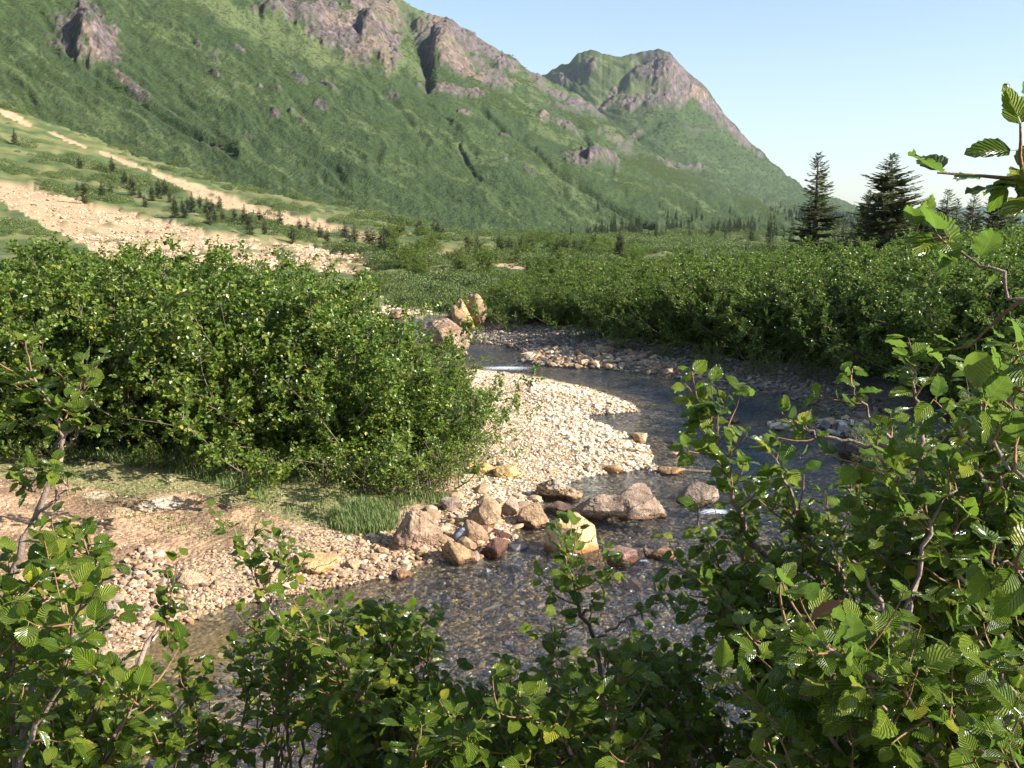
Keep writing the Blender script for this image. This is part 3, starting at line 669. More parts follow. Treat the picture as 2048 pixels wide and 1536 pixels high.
for px_ in np.concatenate([np.arange(990, 1500, 46), np.arange(1500, 2200, 62)]):
    y_ = edge_y(px_) + 1.3; tb = float(np.interp(px_, [a for a, b in SKY_R], [b for a, b in SKY_R]))
    tab = [(px_ - 1, tb + 26), (px_ + 1, tb + 26)]
    bush_px(KB[k % 3], px_ + r.uniform(-10, 10), y_, tab, -.25 + r.uniform(-.3, .1), rn[min(k, 3)] if k < 3 else 'alder bush, front row of the right thicket, ' + where_r(px_), GR, 1.0); k += 1
for rank, off in enumerate((3.2, 5.6, 8.4, 12, 17, 23, 31, 42)):
    st = (56, 60, 62, 62, 60, 60, 56, 50)[rank]
    for px_ in np.arange((990, 960, 925, 905, 890, 880, 880, 900)[rank], 2180, st):
        y_ = edge_y(px_) + off + r.uniform(-.8, .8); lo = 20 - rank * 5
        tb = float(np.interp(px_, [a for a, b in SKY_R], [b for a, b in SKY_R])); tab = [(px_ - 1, tb + max(lo, 0)), (px_ + 1, tb + max(lo, 0))]
        bush_px(KB[int(r.integers(3))], px_ + r.uniform(-22, 22), y_, tab, r.uniform(-.45, .25), 'alder bush, %s of the right thicket, %s' % (ROWN[rank], where_r(px_)), GR, 1.1)
for px_, py_, s_ in ((1245, 700, .55), (1330, 716, .4), (1010, 662, .5), (1420, 735, .5), (1520, 750, .6), (1700, 770, .7), (1620, 760, .5), (1180, 680, .5), (1790, 930, .5), (1850, 975, .6), (1760, 960, .4)):
    p = atg(px_, py_); LOW[int(r.integers(2))].put(p.x, p.y, p.z - .03, s_ * 1.2, r.uniform(0, 6), 'low leafy shoots at the shaded edge of the right thicket', 'bush', 'low bushes along the foot of the right thicket')

# ------------------------------------------------------------------ spruces
def spruce_arrays(seed, H=12, Rm=2.6, whorl=.32, n_b=6, gap=0.0, droop=.25, base=.08, dens=1.0, power=.85, tip_up=.5):
    r = np.random.default_rng(seed); V = []; Fs = []; P0 = []; D0 = []; S0 = []
    tube(V, Fs, [(0, 0, 0), (0, 0, H * .4), (.04, 0, H * .75), (0, 0, H)], [H * .013 + .03, H * .010 + .02, H * .005 + .01, .006], 7)
    z = H * base
    while z < H * .985:
        f = z / H; L = Rm * (1 - f) ** power * (.55 + .9 * float(n2(np.array([z * 1.1]), np.array([seed * 3.3]), 2)[0])) + .10
        if gap and r.uniform() < gap * (f > .25): z += whorl * .9; continue
        nb = n_b if f < .8 else 2
        for k in range(nb):
            if r.uniform() < gap * .7: continue
            a = r.uniform(0, 6.283); side_ = .6 + .7 * float(n2(np.array([a * 1.2]), np.array([z * .8 + seed]), 4)[0]); Lb = L * side_ * r.uniform(.5, 1.15); el = -droop * (1 - f) + .55 * f ** 2 + r.uniform(-.12, .12)
            d = np.array([math.cos(a) * math.cos(el), math.sin(a) * math.cos(el), math.sin(el)]); p = np.array([0, 0, z]); pts = [p]; n = 5
            for i in range(n):
                d = unit(d + np.array([0, 0, tip_up * .22 * (i / n)]) + r.normal(0, .04, 3)); p = p + d * Lb / n; pts.append(p)
            tube(V, Fs, pts, [.020 * Lb + .006, .016 * Lb + .004, .012 * Lb + .003, .008 * Lb + .002, .004, .002], 3)
            nt = max(4, int(Lb / .115 * dens)); lat = np.cross(d, (0, 0, 1)); lat = unit(lat)
            for t in range(nt):
                g = .12 + .88 * (t + r.uniform(0, 1)) / nt; j = min(int(g * n), n - 1); q = pts[j] + (pts[j + 1] - pts[j]) * (g * n - j); dd = unit(pts[j + 1] - pts[j])
                for sgn in (-1, 1):
                    td = unit(dd * .75 + lat * sgn * r.uniform(.4, 1) + np.array([0, 0, r.uniform(-.45, .1)])); P0.append(q); D0.append(td); S0.append((.10 + .40 * (1 - g)) * min(1, Lb / 1.1) * r.uniform(.7, 1.3) + .06)
            P0.append(pts[-2]); D0.append(d); S0.append(.28)
        z += whorl * r.uniform(.7, 1.3) * (1 - .45 * f)
    P0 = np.array(P0); D0 = np.array(D0); S0 = np.array(S0); n = len(P0)
    N = r.normal(0, .6, (n, 3)); N[:, 2] += 1
    T = np.array([(0, 0, 0), (.16, .35, .03), (.13, .75, -.02), (0, 1, -.03), (-.13, .75, -.02), (-.16, .35, .03), (0, .1, .10), (0, .8, -.12)], float)
    TF_ = np.array([(0, 1, 2), (0, 2, 3), (0, 3, 4), (0, 4, 5), (0, 6, 3), (0, 3, 7)])
    # thin, ragged sprays: cut the width with length
    sc = np.stack([S0] * 3, 1)
    LV, LF, lr = scatter_mesh(T, TF_, P0, rot_to(D0, N), 1.0, r.uniform(0, 1, n))
    LV = (LV.reshape(n, -1, 3) - P0[:, None]) * sc[:, None] * np.array([1, 1, 1.0]) + P0[:, None]
    return np.array(V), np.array(Fs), LV.reshape(-1, 3), LF, lr
class Spruce:
    def __init__(s, name, mat='needle', **kw):
        V, Fs, LV, LF, lr = spruce_arrays(**kw); s.H = kw.get('H', 12)
        s.t = mesh_np('trunk', V, Fs, True); s.t.materials.append(MAT['bark_spruce'])
        s.c = mesh_np('crown', LV, LF, False, {'rnd': lr}); s.c.materials.append(MAT[mat])
    def put(s, x, y, z, h, label, group, rz=0, wide=1.0):
        e = bpy.data.objects.new('spruce_tree', None); COL.objects.link(e); k = h / s.H; e.location = (x, y, z); e.scale = (k * wide, k * wide, k); e.rotation_euler = (0, 0, rz)
        tag(e, label, 'tree', group); link('trunk', s.t, None, e); link('crown', s.c, None, e); return e
def spruce_px(kind, px, tip, y, label, group, wide=1.0, rz=None):
    d = ray(px, tip); x = d[0] * y / d[1]; zt = CAM_Z + d[2] * y / d[1]; z = min(gz(x, y), 2.5) if y < 200 else gz(x, y)
    return kind.put(x, y, z - .1, zt - z + .1, label, group, rz if rz is not None else r.uniform(0, 6.28), wide)
SA = Spruce('a', seed=5, H=13, Rm=2.6, gap=.16, whorl=.11, n_b=3, droop=.15, dens=.95, power=.95, tip_up=.9)
SB = Spruce('b', seed=2, H=14, Rm=4.6, gap=.04, whorl=.10, n_b=3, droop=.10, dens=.9, power=.9, tip_up=.6)
SD = Spruce('c', seed=3, H=12, Rm=2.6, gap=.06, whorl=.14, n_b=3, droop=.05, dens=.8, power=.8, tip_up=.9)
SE = Spruce('d', seed=4, H=12, Rm=2.7, gap=.0, whorl=.16, n_b=3, droop=.1, dens=.7, power=1.0, mat='needle_far')
GS = 'spruces standing out of the right thicket'
spruce_px(SA, 1637, 303, 68, 'tall thin spruce with visible trunk and ragged gaps, nearest the mountain foot', GS, 1.9, 1.0)
spruce_px(SB, 1785, 305, 62, 'broad full spruce, the widest of those above the right thicket', GS, 1.85)
spruce_px(SB, 1738, 378, 66, 'shorter spruce joined to the left side of the broad full one', GS, 1.3)
spruce_px(SB, 1850, 415, 60, 'low spruce joined to the right side of the broad full one', GS, 1.5)
spruce_px(SD, 1897, 378, 80, 'sparse spruce with open branches just right of the broad one', GS, 1.9)
spruce_px(SE, 1917, 396, 84, 'narrow dark spruce close behind the sparse open one', GS, 1.7)
spruce_px(SD, 1950, 382, 105, 'pale thin spruce before the gap of faint blue hills', GS, 1.6)
spruce_px(SB, 1999, 372, 74, 'dark dense spruce near the foreground alder leaves', GS, 1.2)
spruce_px(SD, 2028, 395, 110, 'faint spruce tip between the foreground alder leaves', GS, 1.5)
spruce_px(SB, 1240, 462, 95, 'bushy spruce rising from the middle of the right thicket skyline', GS, 1.3)
spruce_px(SE, 1543, 458, 100, 'small pointed spruce left of the tall thin one', GS, 1.5)
spruce_px(SE, 1495, 478, 90, 'small brownish spruce top just clear of the alder skyline', GS, 1.5)
spruce_px(SE, 1690, 440, 90, 'short spruce filling the gap between the two tallest', GS, 1.8)
spruce_px(SE, 1672, 455, 85, 'low spruce at the foot of the tall thin one', GS, 2.2)
spruce_px(SE, 1820, 425, 88, 'dim spruce behind the right shoulder of the broad one', GS, 2.0)
spruce_px(SE, 873, 553, 92, 'small round spruce alone on the grass beyond the far bend', 'spruces on the valley floor', 1.3)
GF = 'small spruces scattered over the debris fan and valley foot'
far_tr = [(170, 385), (155, 370), (205, 380), (215, 390), (222, 378), (290, 395), (305, 385), (318, 380), (325, 395), (340, 388), (350, 400), (365, 405), (375, 398), (300, 350), (250, 355), (265, 370), (225, 330), (160, 320), (70, 290), (30, 270),
          (415, 415), (425, 420), (440, 405), (455, 425), (470, 430), (490, 438), (508, 425), (520, 440), (545, 447), (560, 440), (600, 455), (615, 450), (640, 460), (660, 463), (690, 470), (710, 475), (735, 478), (790, 490), (805, 485),
          (400, 400), (385, 410), (430, 432), (446, 436), (580, 452), (838, 450), (845, 455), (875, 452), (885, 458), (942, 500), (770, 480), (868, 456), (935, 488), (955, 490), (985, 492), (1000, 500), (1020, 497), (1045, 503), (1060, 500), (1085, 497), (1115, 503), (1130, 500), (1150, 498), (1165, 502),
          (480, 400), (330, 372), (280, 380), (500, 452), (530, 455), (400, 430), (418, 433), (350, 418), (370, 425), (655, 478), (620, 470), (585, 468), (745, 492), (765, 500), (697, 488)]
for i, (a, b) in enumerate(far_tr):
    if i % 5 == 3: continue
    el = ray(a, b + 22); p = None
    for y_ in np.arange(90, 620, 6):
        X_ = el[0] * y_ / el[1]; zr = CAM_Z + el[2] * y_ / el[1]
        if zr < gz(X_, y_): p = (X_, y_); break
    if p is None: p = (el[0] * 420 / el[1], 420)
    hgt = (22 + r.uniform(-5, 20)) / F * p[1] * 1.0
    (SE if i % 3 else SD).put(p[0], p[1], gz(*p) - .2, max(3.0, hgt * 1.15), 'small dark spruce among others on the debris fan below the mountain' if a < 830 else 'small dark spruce at the mountain foot beyond the far bend', GF, r.uniform(0, 6), 2.0)

# separate bushes on the valley floor between the two thickets and beyond
for i in range(70):
    a_ = R(r.uniform(-12.5, 7)); d_ = math.exp(r.uniform(math.log(58), math.log(190))); x_, y_ = d_ * math.sin(a_), d_ * math.cos(a_); z_ = gz(x_, y_)
    tp = proj(np.array([x_]), np.array([y_]), np.array([z_ + 1.4])); bp_ = proj(np.array([x_]), np.array([y_]), np.array([z_]))
    gm_ = ground_masks(np.array([x_]), np.array([y_]), np.array([z_])); 
    if gm_[3][0] > .2 or gm_[2][0] < 2 or (tp[0][0] < 745 and tp[1][0] < 552): continue
    s_ = r.uniform(.22, .5) * (1 + d_ / 250); KB[int(r.integers(3))].put(x_, y_, z_ - .1, (s_ * 1.5, s_ * 1.5, s_), r.uniform(0, 6.3), ('rounded green bush on the valley floor left of the split boulder' if tp[0][0] < 890 else 'rounded green bush on the valley floor beyond the split boulder') if d_ < 95 else ('far rounded bush near the mountain foot, left of the bushy mid skyline spruce' if tp[0][0] < 1200 else 'far rounded bush near the mountain foot behind the right thicket'), 'bush', 'bushes scattered on the valley floor')
# instanced growth nobody could count
def instancer(name, src, pts, scl, rz, label, nrm=None):
    me = bpy.data.meshes.new(name); me.vertices.add(len(pts)); me.vertices.foreach_set('co', np.asarray(pts, np.float32).ravel())
    a = me.attributes.new('scl', 'FLOAT', 'POINT'); a.data.foreach_set('value', np.asarray(scl, np.float32))
    a = me.attributes.new('rz', 'FLOAT_VECTOR', 'POINT'); rv = np.zeros((len(pts), 3), np.float32); rv[:, 2] = rz; a.data.foreach_set('vector', rv.ravel())
    o = link(name, me); g = bpy.data.node_groups.new(name, 'GeometryNodeTree')
    g.interface.new_socket('Geometry', in_out='INPUT', socket_type='NodeSocketGeometry'); g.interface.new_socket('Geometry', in_out='OUTPUT', socket_type='NodeSocketGeometry')
    gi = g.nodes.new('NodeGroupInput'); go = g.nodes.new('NodeGroupOutput'); ip = g.nodes.new('GeometryNodeInstanceOnPoints'); oi = g.nodes.new('GeometryNodeObjectInfo'); oi.inputs['Object'].default_value = src; oi.inputs['As Instance'].default_value = True
    s1 = g.nodes.new('GeometryNodeInputNamedAttribute'); s1.data_type = 'FLOAT'; s1.inputs[0].default_value = 'scl'
    s2 = g.nodes.new('GeometryNodeInputNamedAttribute'); s2.data_type = 'FLOAT_VECTOR'; s2.inputs[0].default_value = 'rz'
    g.links.new(gi.outputs[0], ip.inputs['Points']); g.links.new(oi.outputs['Geometry'], ip.inputs['Instance']); g.links.new(s1.outputs[0], ip.inputs['Scale']); g.links.new(s2.outputs[0], ip.inputs['Rotation']); g.links.new(ip.outputs[0], go.inputs[0])
    md = o.modifiers.new('instances', 'NODES'); md.node_group = g
    tag(o, label, kind='stuff'); return o
def clump_object(name, seed, n, mat, leaf=.16):
    q = np.random.default_rng(seed); a = q.uniform(0, 6.283, n); u_ = q.uniform(-.05, 1, n); rd = (.72 + .28 * q.uniform(0, 1, n)) * (.75 + .5 * fbm2(a * 1.3 + seed, u_ * 3, 2, seed))
    P = np.stack([np.cos(a) * np.sqrt(1 - np.clip(u_, 0, 1) ** 2) * rd, np.sin(a) * np.sqrt(1 - np.clip(u_, 0, 1) ** 2) * rd, np.clip(u_, 0, 1) * rd * .8], 1)
    D = P + q.normal(0, .6, (n, 3)); N = P + q.normal(0, .4, (n, 3)) + np.array([0, 0, .6])
    LVv, LF, lr = scatter_mesh(LT_V[:6], LT_F, P, rot_to(D, N), leaf * q.uniform(.6, 1.4, n), q.uniform(0, 1, n))
    me = mesh_np(name, LVv, LF, False, {'rnd': lr}); me.materials.append(MAT[mat]); return bpy.data.objects.new(name, me)
CL = [clump_object('brush_clump', 60 + k, 1500, 'leaf_far', .065) for k in range(2)]
def brush(src, n, seed, label, rmin=48, rmax=560, azr=(-31, 12), sc=(.45, 1.6), big=0.0):
    q = np.random.default_rng(seed); a = np.radians(q.uniform(*azr, n)); rr_ = 1 / q.uniform(1 / rmax, 1 / rmin, n)
    pick = q.uniform(0, 1, n) < .45; rr_ = np.where(pick, np.exp(q.uniform(math.log(rmin), math.log(rmax), n)), rr_)
    x, y = rr_ * np.sin(a), rr_ * np.cos(a); z = land(x, y); px, py, sd, strips, pale, rbar, farb, path, grass, nz = ground_masks(x, y, z)
    ok = (q.uniform(0, 1, n) > strips * .965) & (sd > 1.0) & ~pale.astype(bool) & ~rbar.astype(bool) & ~farb.astype(bool)
    ok &= ~((px < 960) & (rr_ < 36)); ok &= ~((x > 2) & (rr_ < 75))
    open_ = sstep(.46, .62, fbm2(x / 16, y / 16, 3, 8)); ok &= q.uniform(0, 1, n) < .12 + .88 * open_
    s_ = q.uniform(*sc, n) * np.clip(.42 + rr_ / 260, .5, 2.4) * (.55 + .9 * open_); s_ = np.where(strips > .3, s_ * .3, s_)
    tx, ty = proj(x, y, z + .75 * s_); S2b = [(-300, 296), (0, 350), (120, 386), (250, 422), (450, 465), (600, 488), (745, 510), (755, 545), (560, 580), (0, 580), (-60, 380)]
    hide = inpoly(tx, ty, S2b) & (strips < .3) & ~((ty > 402 + (tx) * .62) & (tx < 110)); ok &= ~hide; ln = segdist(tx, ty, [(0, 222), (170, 292), (290, 337), (500, 415), (770, 486)], False); ok &= ln > 9
    ln = segdist(tx, ty + 3, [(850, 550), (900, 555), (962, 564)], False); ok &= ln > 9; ln = segdist(tx, ty + 2, [(745, 584), (800, 577), (860, 574)], False); ok &= ln > 6; ln = segdist(tx, ty + 2, [(700, 468), (820, 498), (900, 512), (1045, 540)], False); ok &= ln > 5
    return instancer('low_brush', src, np.stack([x, y, z - .12 * s_], 1)[ok], s_[ok], q.uniform(0, 6.28, ok.sum()), label)
brush(CL[0], 6500, 71, 'low green scrub covering the valley floor and the fan')
brush(CL[1], 6500, 72, 'low green scrub mixed through the valley floor and the fan')
brush(CL[0], 3500, 73, 'scrub on the valley floor beyond the right thicket', 95, 520, (4, 34), (1.0, 1.7))

# brush on the lower mountain and the dark spruce wood at its foot
def on_slope(Dm, n, seed, sel):
    X, Y, Z, px, py, rk, mw = Dm; w_ = sel(px, py, rk, mw).ravel(); w_ = w_ / w_.sum(); q = np.random.default_rng(seed)
    id_ = q.choice(len(w_), n, p=w_); return np.stack([X.ravel()[id_], Y.ravel()[id_], Z.ravel()[id_]], 1), q
def selb(px, py, rk, mw):
    inv = (px > -60) & (px < 1900) & (py > -40) & (rk < .3)
    q_ = (py - (.72 - .00009 * px) * px); pt = sstep(.50, .62, fbm2(q_ / 18, (px + .7 * py) / 90, 4, 77)); return inv * (.12 + pt) * (1 - .85 * mw)
pts, q = on_slope(D1, 48000, 91, selb); dist = np.hypot(pts[:, 0], pts[:, 1]); pts += q.normal(0, 1, pts.shape) * (dist * .0012)[:, None] * np.array([1, 1, 0])
instancer('mountain_brush', CL[0], pts - np.array([0, 0, .8]), q.uniform(.5, 1.7, len(pts)) * (dist / 800) ** .6, q.uniform(0, 6, len(pts)), 'dark alder scrub clothing the mountainside')
def selb2(px, py, rk, mw): return (px > 1050) & (px < 1800) & (rk < .3) & (mw < .5) & (py > 200)
pts, q = on_slope(D2, 9000, 95, lambda *a: selb2(*a).astype(float)); instancer('mountain_brush', CL[0], pts - np.array([0, 0, 1.5]), q.uniform(2.5, 5.5, len(pts)), q.uniform(0, 6, len(pts)), 'dark alder scrub on the lower slope of the far mountain')
srcS = bpy.data.objects.new('far_spruce', SE.c)
def selt(px, py, rk, mw):
    c = fbm2(px / 45, py / 14, 3, 31); band = np.exp(-((py - (470 + .04 * (px - 1300))) / 22) ** 2) * (px > 1190) * (px < 1720) * 1.0 + .05 * (px > 500) * (px < 1400) * np.exp(-((py - 485) / 16) ** 2)
    return band * sstep(.42, .55, c) + .8 * np.exp(-((px - 1480) / 24) ** 2 - ((py - 468) / 10) ** 2) + .25 * np.exp(-((px - 1640) / 60) ** 2 - ((py - 435) / 12) ** 2)
pts, q = on_slope(D1, 800, 93, selt); pts += q.normal(0, 3, pts.shape) * np.array([1, 1, 0])
instancer('far_spruce_wood', srcS, pts - np.array([0, 0, .5]), q.uniform(.35, .85, len(pts)) * np.clip(np.hypot(pts[:, 0], pts[:, 1]) / 1100, .7, 2.0), q.uniform(0, 6, len(pts)), 'dark wood of spruces far off at the mountain foot')

# spruces standing far out on the right valley floor
q = np.random.default_rng(17); n = 260; a = np.radians(q.uniform(3, 33, n)); rr_ = q.uniform(240, 900, n); x, y = rr_ * np.sin(a), rr_ * np.cos(a)
ok = fbm2(np.degrees(a) * .8, rr_ / 150, 3, 6) > .45
instancer('far_spruce_wood', srcS, np.stack([x, y, land(x, y) - .3], 1)[ok], q.uniform(.25, .65, ok.sum()), q.uniform(0, 6, ok.sum()), 'distant spruces across the valley floor beyond the right thicket')
# ------------------------------------------------------------------ rocks
def ico(sub):
    bm = bmesh.new(); bmesh.ops.create_icosphere(bm, subdivisions=sub, radius=1.0); bm.verts.ensure_lookup_table()
    V = np.array([v.co[:] for v in bm.verts]); Fc = np.array([[v.index for v in f.verts] for f in bm.faces]); bm.free(); return V, Fc
ICO = {k: ico(k) for k in (1, 2, 3, 5, 6)}
m = NT('boulder stone')
P = m.objco(); c = m.attr('col')
nz = m.noise(P, 3.5, 6, .65); fn = m.noise(P, 38, 4, .7)
c2 = m.mix(1.0, c, m.ramp(nz, [(.32, (.50, .46, .44)), (.5, (1, 1, 1)), (.68, (1.42, 1.38, 1.28))]), 'MULTIPLY')
c2 = m.mix(1.0, c2, m.ramp(fn, [(.3, G3(.60)), (.7, G3(1.30))]), 'MULTIPLY')
cr = m.n('ShaderNodeTexVoronoi', {'Vector': m.mix(.18, P, m.noise(P, 5, 4, .6, 'Color')), 'Scale': 2.2}, feature='DISTANCE_TO_EDGE').outputs['Distance']
crk = m.n('ShaderNodeMapRange', {0: cr, 1: 0.0, 2: .022, 3: 1.0, 4: 0.0}).outputs[0]; crk = m.math('MULTIPLY', crk, m.math('GREATER_THAN', nz, .47))
c2 = m.mix(m.math('MULTIPLY', crk, .7), c2, (.06, .045, .035))
nrm = m.bump(m.math('SUBTRACT', m.math('ADD', m.math('MULTIPLY', nz, 1.2), m.math('MULTIPLY', fn, .3)), m.math('MULTIPLY', crk, .6)), 1.0, .10)
MAT['rock'] = m.end(m.bsdf(c2, m.attr('gloss', 'Fac'), nrm, .35))
m = NT('cobble stone'); P = m.objco(); c = m.attr('col'); rv = m.n('ShaderNodeObjectInfo').outputs['Random']
c2 = m.mix(1.0, c, m.ramp(m.noise(m.pos(), 30, 4, .65), [(.3, G3(.75)), (.7, G3(1.2))]), 'MULTIPLY')
MAT['cobble'] = m.end(m.bsdf(c2, .8, m.bump(m.noise(m.pos(), 60, 3), .4, .01), .25))

FORM = {58: ([(-1, -.45, .12), (-.5, -1, .1), (.75, -1, .25), (1, .1, .1), (.2, -.3, 1), (.8, .1, .8), (-.5, .3, 1), (0, 1, .3), (-1, .6, 0), (0, 0, -1)], [.78, .86, .8, .82, .78, .9, .82, .85, .8, .8])}
def rock_dirs(V, seed, planes=11, soft=28.0, lo=.68, hi=1.0):
    q = np.random.default_rng(seed); n = q.normal(0, 1, (planes, 3)); n /= np.linalg.norm(n, axis=1, keepdims=True); h = q.uniform(lo, hi, planes)
    if isinstance(seed, int) and seed in FORM: n = np.array(FORM[seed][0], float); n /= np.linalg.norm(n, axis=1, keepdims=True); h = np.array(FORM[seed][1])
    d = V @ n.T; t = np.where(d > .08, d / h, .08 / h); rr_ = (t ** soft).sum(1) ** (-1 / soft); return np.minimum(rr_, 1.5)
def boulder(name, px, base, wpx, hpx, label, color, seed, depth=.75, lo=.56, wet=.0, rough=.05, lvl=5, z0=None, group=None, parent=None, shape=None, lean=0.0, crack=0.0, cat='boulder', rz=None, color2=None, sink=.28, planes=13):
    g = at(px, base, 0.0) if z0 is None else at(px, base, z0)
    z = gz(g.x, g.y); zz = max(z, 0.0) if z0 is None else z0
    if z0 is None and z > .02: g = atg(px, base); zz = g.z
    D = g.y; k = math.hypot(D, CAM_Z) / F * .985; W = wpx * k; dep = depth * W; dang = (base - 455) / F; H = max(.25 * W, (hpx * k - dep * .45 * dang) * 1.02)
    V, Fc = ICO[lvl]; rr_ = rock_dirs(V, seed, planes=planes, lo=lo); P = V * rr_[:, None]
    P -= (P.max(0) + P.min(0)) / 2; P /= (P.max(0) - P.min(0)) / 2
    if shape is not None: P = shape(P)
    q = fbm3(P * 2.0 + seed, 5, seed); q2 = fbm3(P * 7 + seed, 3, seed + 9)
    nrm = P / (np.linalg.norm(P, axis=1, keepdims=True) + 1e-9)
    dsp = (q - .5) * rough * 4 + (q2 - .5) * rough * 1.6
    if crack:
        f = fbm3(P * np.array([3.2, 1.2, 1.5]) + seed * 3, 3, seed + 5); dsp = dsp - crack * np.exp(-((f - .5) / .018) ** 2) - crack * .6 * np.exp(-((f - .42) / .012) ** 2)
        f = fbm3(P * np.array([1.0, 1.3, 3.4]) + seed * 2, 3, seed + 6); dsp = dsp - crack * .8 * np.exp(-((f - .52) / .016) ** 2)
    P = P + nrm * dsp[:, None]
    X = P * np.array([W / 2, dep / 2, H / 2 * (1 + sink)]); X[:, 2] += H / 2 * (1 - sink); X[:, 0] += lean * np.clip(X[:, 2], 0, None)
    if rz:
        ca, sa = math.cos(rz), math.sin(rz); X[:, :2] = X[:, :2] @ np.array([[ca, sa], [-sa, ca]])
    c0 = np.array(color); c = np.tile(c0, (len(X), 1)) * (.86 + .28 * q[:, None]); gl = np.full(len(X), .82)
    if color2 is not None:
        mm = sstep(.48, .62, fbm3(P * 1.4 + 7 * seed, 3, seed + 3))[:, None]; c = c * (1 - mm) + mm * np.array(color2)
    # stream-wet foot: darker, redder and shinier where the water licks the stone
    wl = sstep(.13 + .5 * wet * H, .03 + .4 * wet * H, X[:, 2] + (q - .5) * .12) * (1 if z <= .06 or wet else 0)
    c = c * (1 - wl[:, None]) + wl[:, None] * c * np.array([.52, .38, .28]); gl = gl * (1 - wl) + wl * .3
    me = mesh_np(name, X, Fc, True, {'gloss': gl}, {'col': c}); me.materials.append(MAT['rock'])
    o = link(name, me, None, parent); o.location = (g.x, g.y + dep * .42, zz - .02) if parent is None else (g.x - parent.location.x, g.y + dep * .42 - parent.location.y, zz - .02 - parent.location.z)
    if parent is None: tag(o, label, cat, group)
    return o
TAN, CREAM, OCH, PINK, GREY, RED = (.37, .24, .14), (.46, .34, .20), (.46, .30, .14), (.42, .29, .20), (.24, .23, .25), (.17, .085, .055)
def sh_two(P):
    x = P[:, 0]; f = 1 - .34 * np.exp(-((x + .02) / .26) ** 2) - .26 * sstep(.0, -.9, x); Q = P.copy(); Q[:, 2] *= f; Q[:, 1] *= (1 - .2 * np.exp(-((x + .05) / .25) ** 2)); return Q
def sh_peak(P): Q = P.copy(); t = sstep(-.4, 1.0, P[:, 2]); Q[:, 0] *= (1 - .45 * t); Q[:, 1] *= (1 - .3 * t); return Q
def sh_fan(P): Q = P.copy(); t = sstep(-.5, 1.0, P[:, 2]); Q[:, 0] = P[:, 0] * (1 - .6 * t) - .25 * t; return Q
def sh_crackv(P): Q = P.copy(); Q[:, 1] *= 1 - .12 * np.exp(-((P[:, 0] + .1 + .1 * np.sin(P[:, 2] * 4)) / .05) ** 2); return Q
def sh_ledge(P): Q = P.copy(); Q[:, :2] *= (1 - .13 * np.exp(-((P[:, 2] + .28 + .05 * np.sin(P[:, 0] * 7)) / .05) ** 2))[:, None]; return Q
boulder('boulder', 890, 716, 108, 80, 'large rounded tan boulder with a level crack, half hidden by the left thicket', PINK, 3, .8, .62, .06, .05, 6, shape=sh_ledge, crack=.03, color2=TAN)
sp_ = bpy.data.objects.new('boulder', None); COL.objects.link(sp_); g = at(928, 664, .05); sp_.location = g
tag(sp_, 'tall split boulder with slanting slabs at the head of the right gravel bar', 'boulder')
boulder('slab', 910, 664, 50, 66, None, TAN, 21, 1.2, .56, 0, .07, 5, z0=.05, parent=sp_, crack=.06, color2=RED, lean=.05)
boulder('slab', 930, 666, 44, 70, None, OCH, 22, 1.7, .62, 0, .05, 5, z0=.05, parent=sp_, lean=-.18, color2=TAN)
boulder('slab', 950, 662, 54, 78, None, TAN, 23, 1.2, .84, 0, .06, 5, z0=.05, parent=sp_, lean=-.10, crack=.05, color2=PINK)
boulder('slab', 966, 660, 26, 34, None, PINK, 24, 1.2, .56, 0, .06, 3, z0=.05, parent=sp_)
boulder('boulder', 1118, 1000, 98, 52, 'rugged brown boulder with pitted dark face at the foot of the gravel bar', (.38, .26, .16), 31, .75, .56, .02, .11, 6, crack=.05, color2=(.56, .45, .34), planes=10)
boulder('boulder', 1238, 1044, 206, 80, 'longest boulder, grey pink and two humped, lying across the stream', (.30, .21, .15), 35, .42, .62, .02, .05, 6, shape=sh_two, crack=.035, color2=(.36, .26, .18))
boulder('boulder', 1407, 1010, 98, 46, 'dark brown boulder with pointed top alone in the stream beside the alder leaves', (.30, .22, .16), 43, .7, .56, .1, .06, 6, shape=sh_peak)
boulder('boulder', 1143, 1108, 114, 84, 'bright yellow block shaped boulder standing in the stream', (.58, .37, .15), 58, .9, .86, .06, .03, 6, color2=(.66, .47, .25), planes=7, rz=.2)
boulder('boulder', 1240, 1134, 82, 46, 'smooth wet purple brown rock just downstream of the yellow boulder', (.26, .15, .12), 62, .8, .62, .5, .04, 5, lean=.2)
boulder('boulder', 1330, 1120, 58, 24, 'low wet ochre rock barely above the water right of the purple one', (.34, .20, .10), 63, .8, .56, .8, .08, 5)
boulder('boulder', 1298, 1114, 22, 22, 'small wet dark stone touching the low ochre rock', (.28, .19, .11), 64, .8, .56, .6, .08, 3)
boulder('boulder', 830, 1108, 122, 98, 'big pink tan boulder seamed with upright cracks on the left bank', (.37, .24, .155), 71, .6, .58, 0, .08, 6, crack=.07, color2=(.40, .28, .18), shape=sh_peak, planes=16)
boulder('boulder', 973, 1062, 84, 78, 'pointed pale tan boulder in the middle of the bank rocks', (.42, .29, .17), 72, .7, .56, .02, .05, 6, shape=sh_peak, color2=CREAM, planes=8)
boulder('boulder', 1068, 1056, 62, 56, 'double topped tan rock beside the narrow side channel', TAN, 73, .8, .66, .1, .06, 5, crack=.05)
boulder('boulder', 1016, 1034, 44, 46, 'rounded tan rock tucked behind the pointed pale boulder', PINK, 74, .8, .6, 0, .04, 5)
boulder('boulder', 902, 1022, 44, 32, 'smooth grey brown rock under the overhanging alder leaves', (.33, .25, .20), 75, .8, .62, 0, .03, 5)
boulder('boulder', 946, 1092, 60, 58, 'tan rock leaning against the foot of the pointed boulder', (.34, .22, .13), 76, .7, .56, .04, .05, 5)
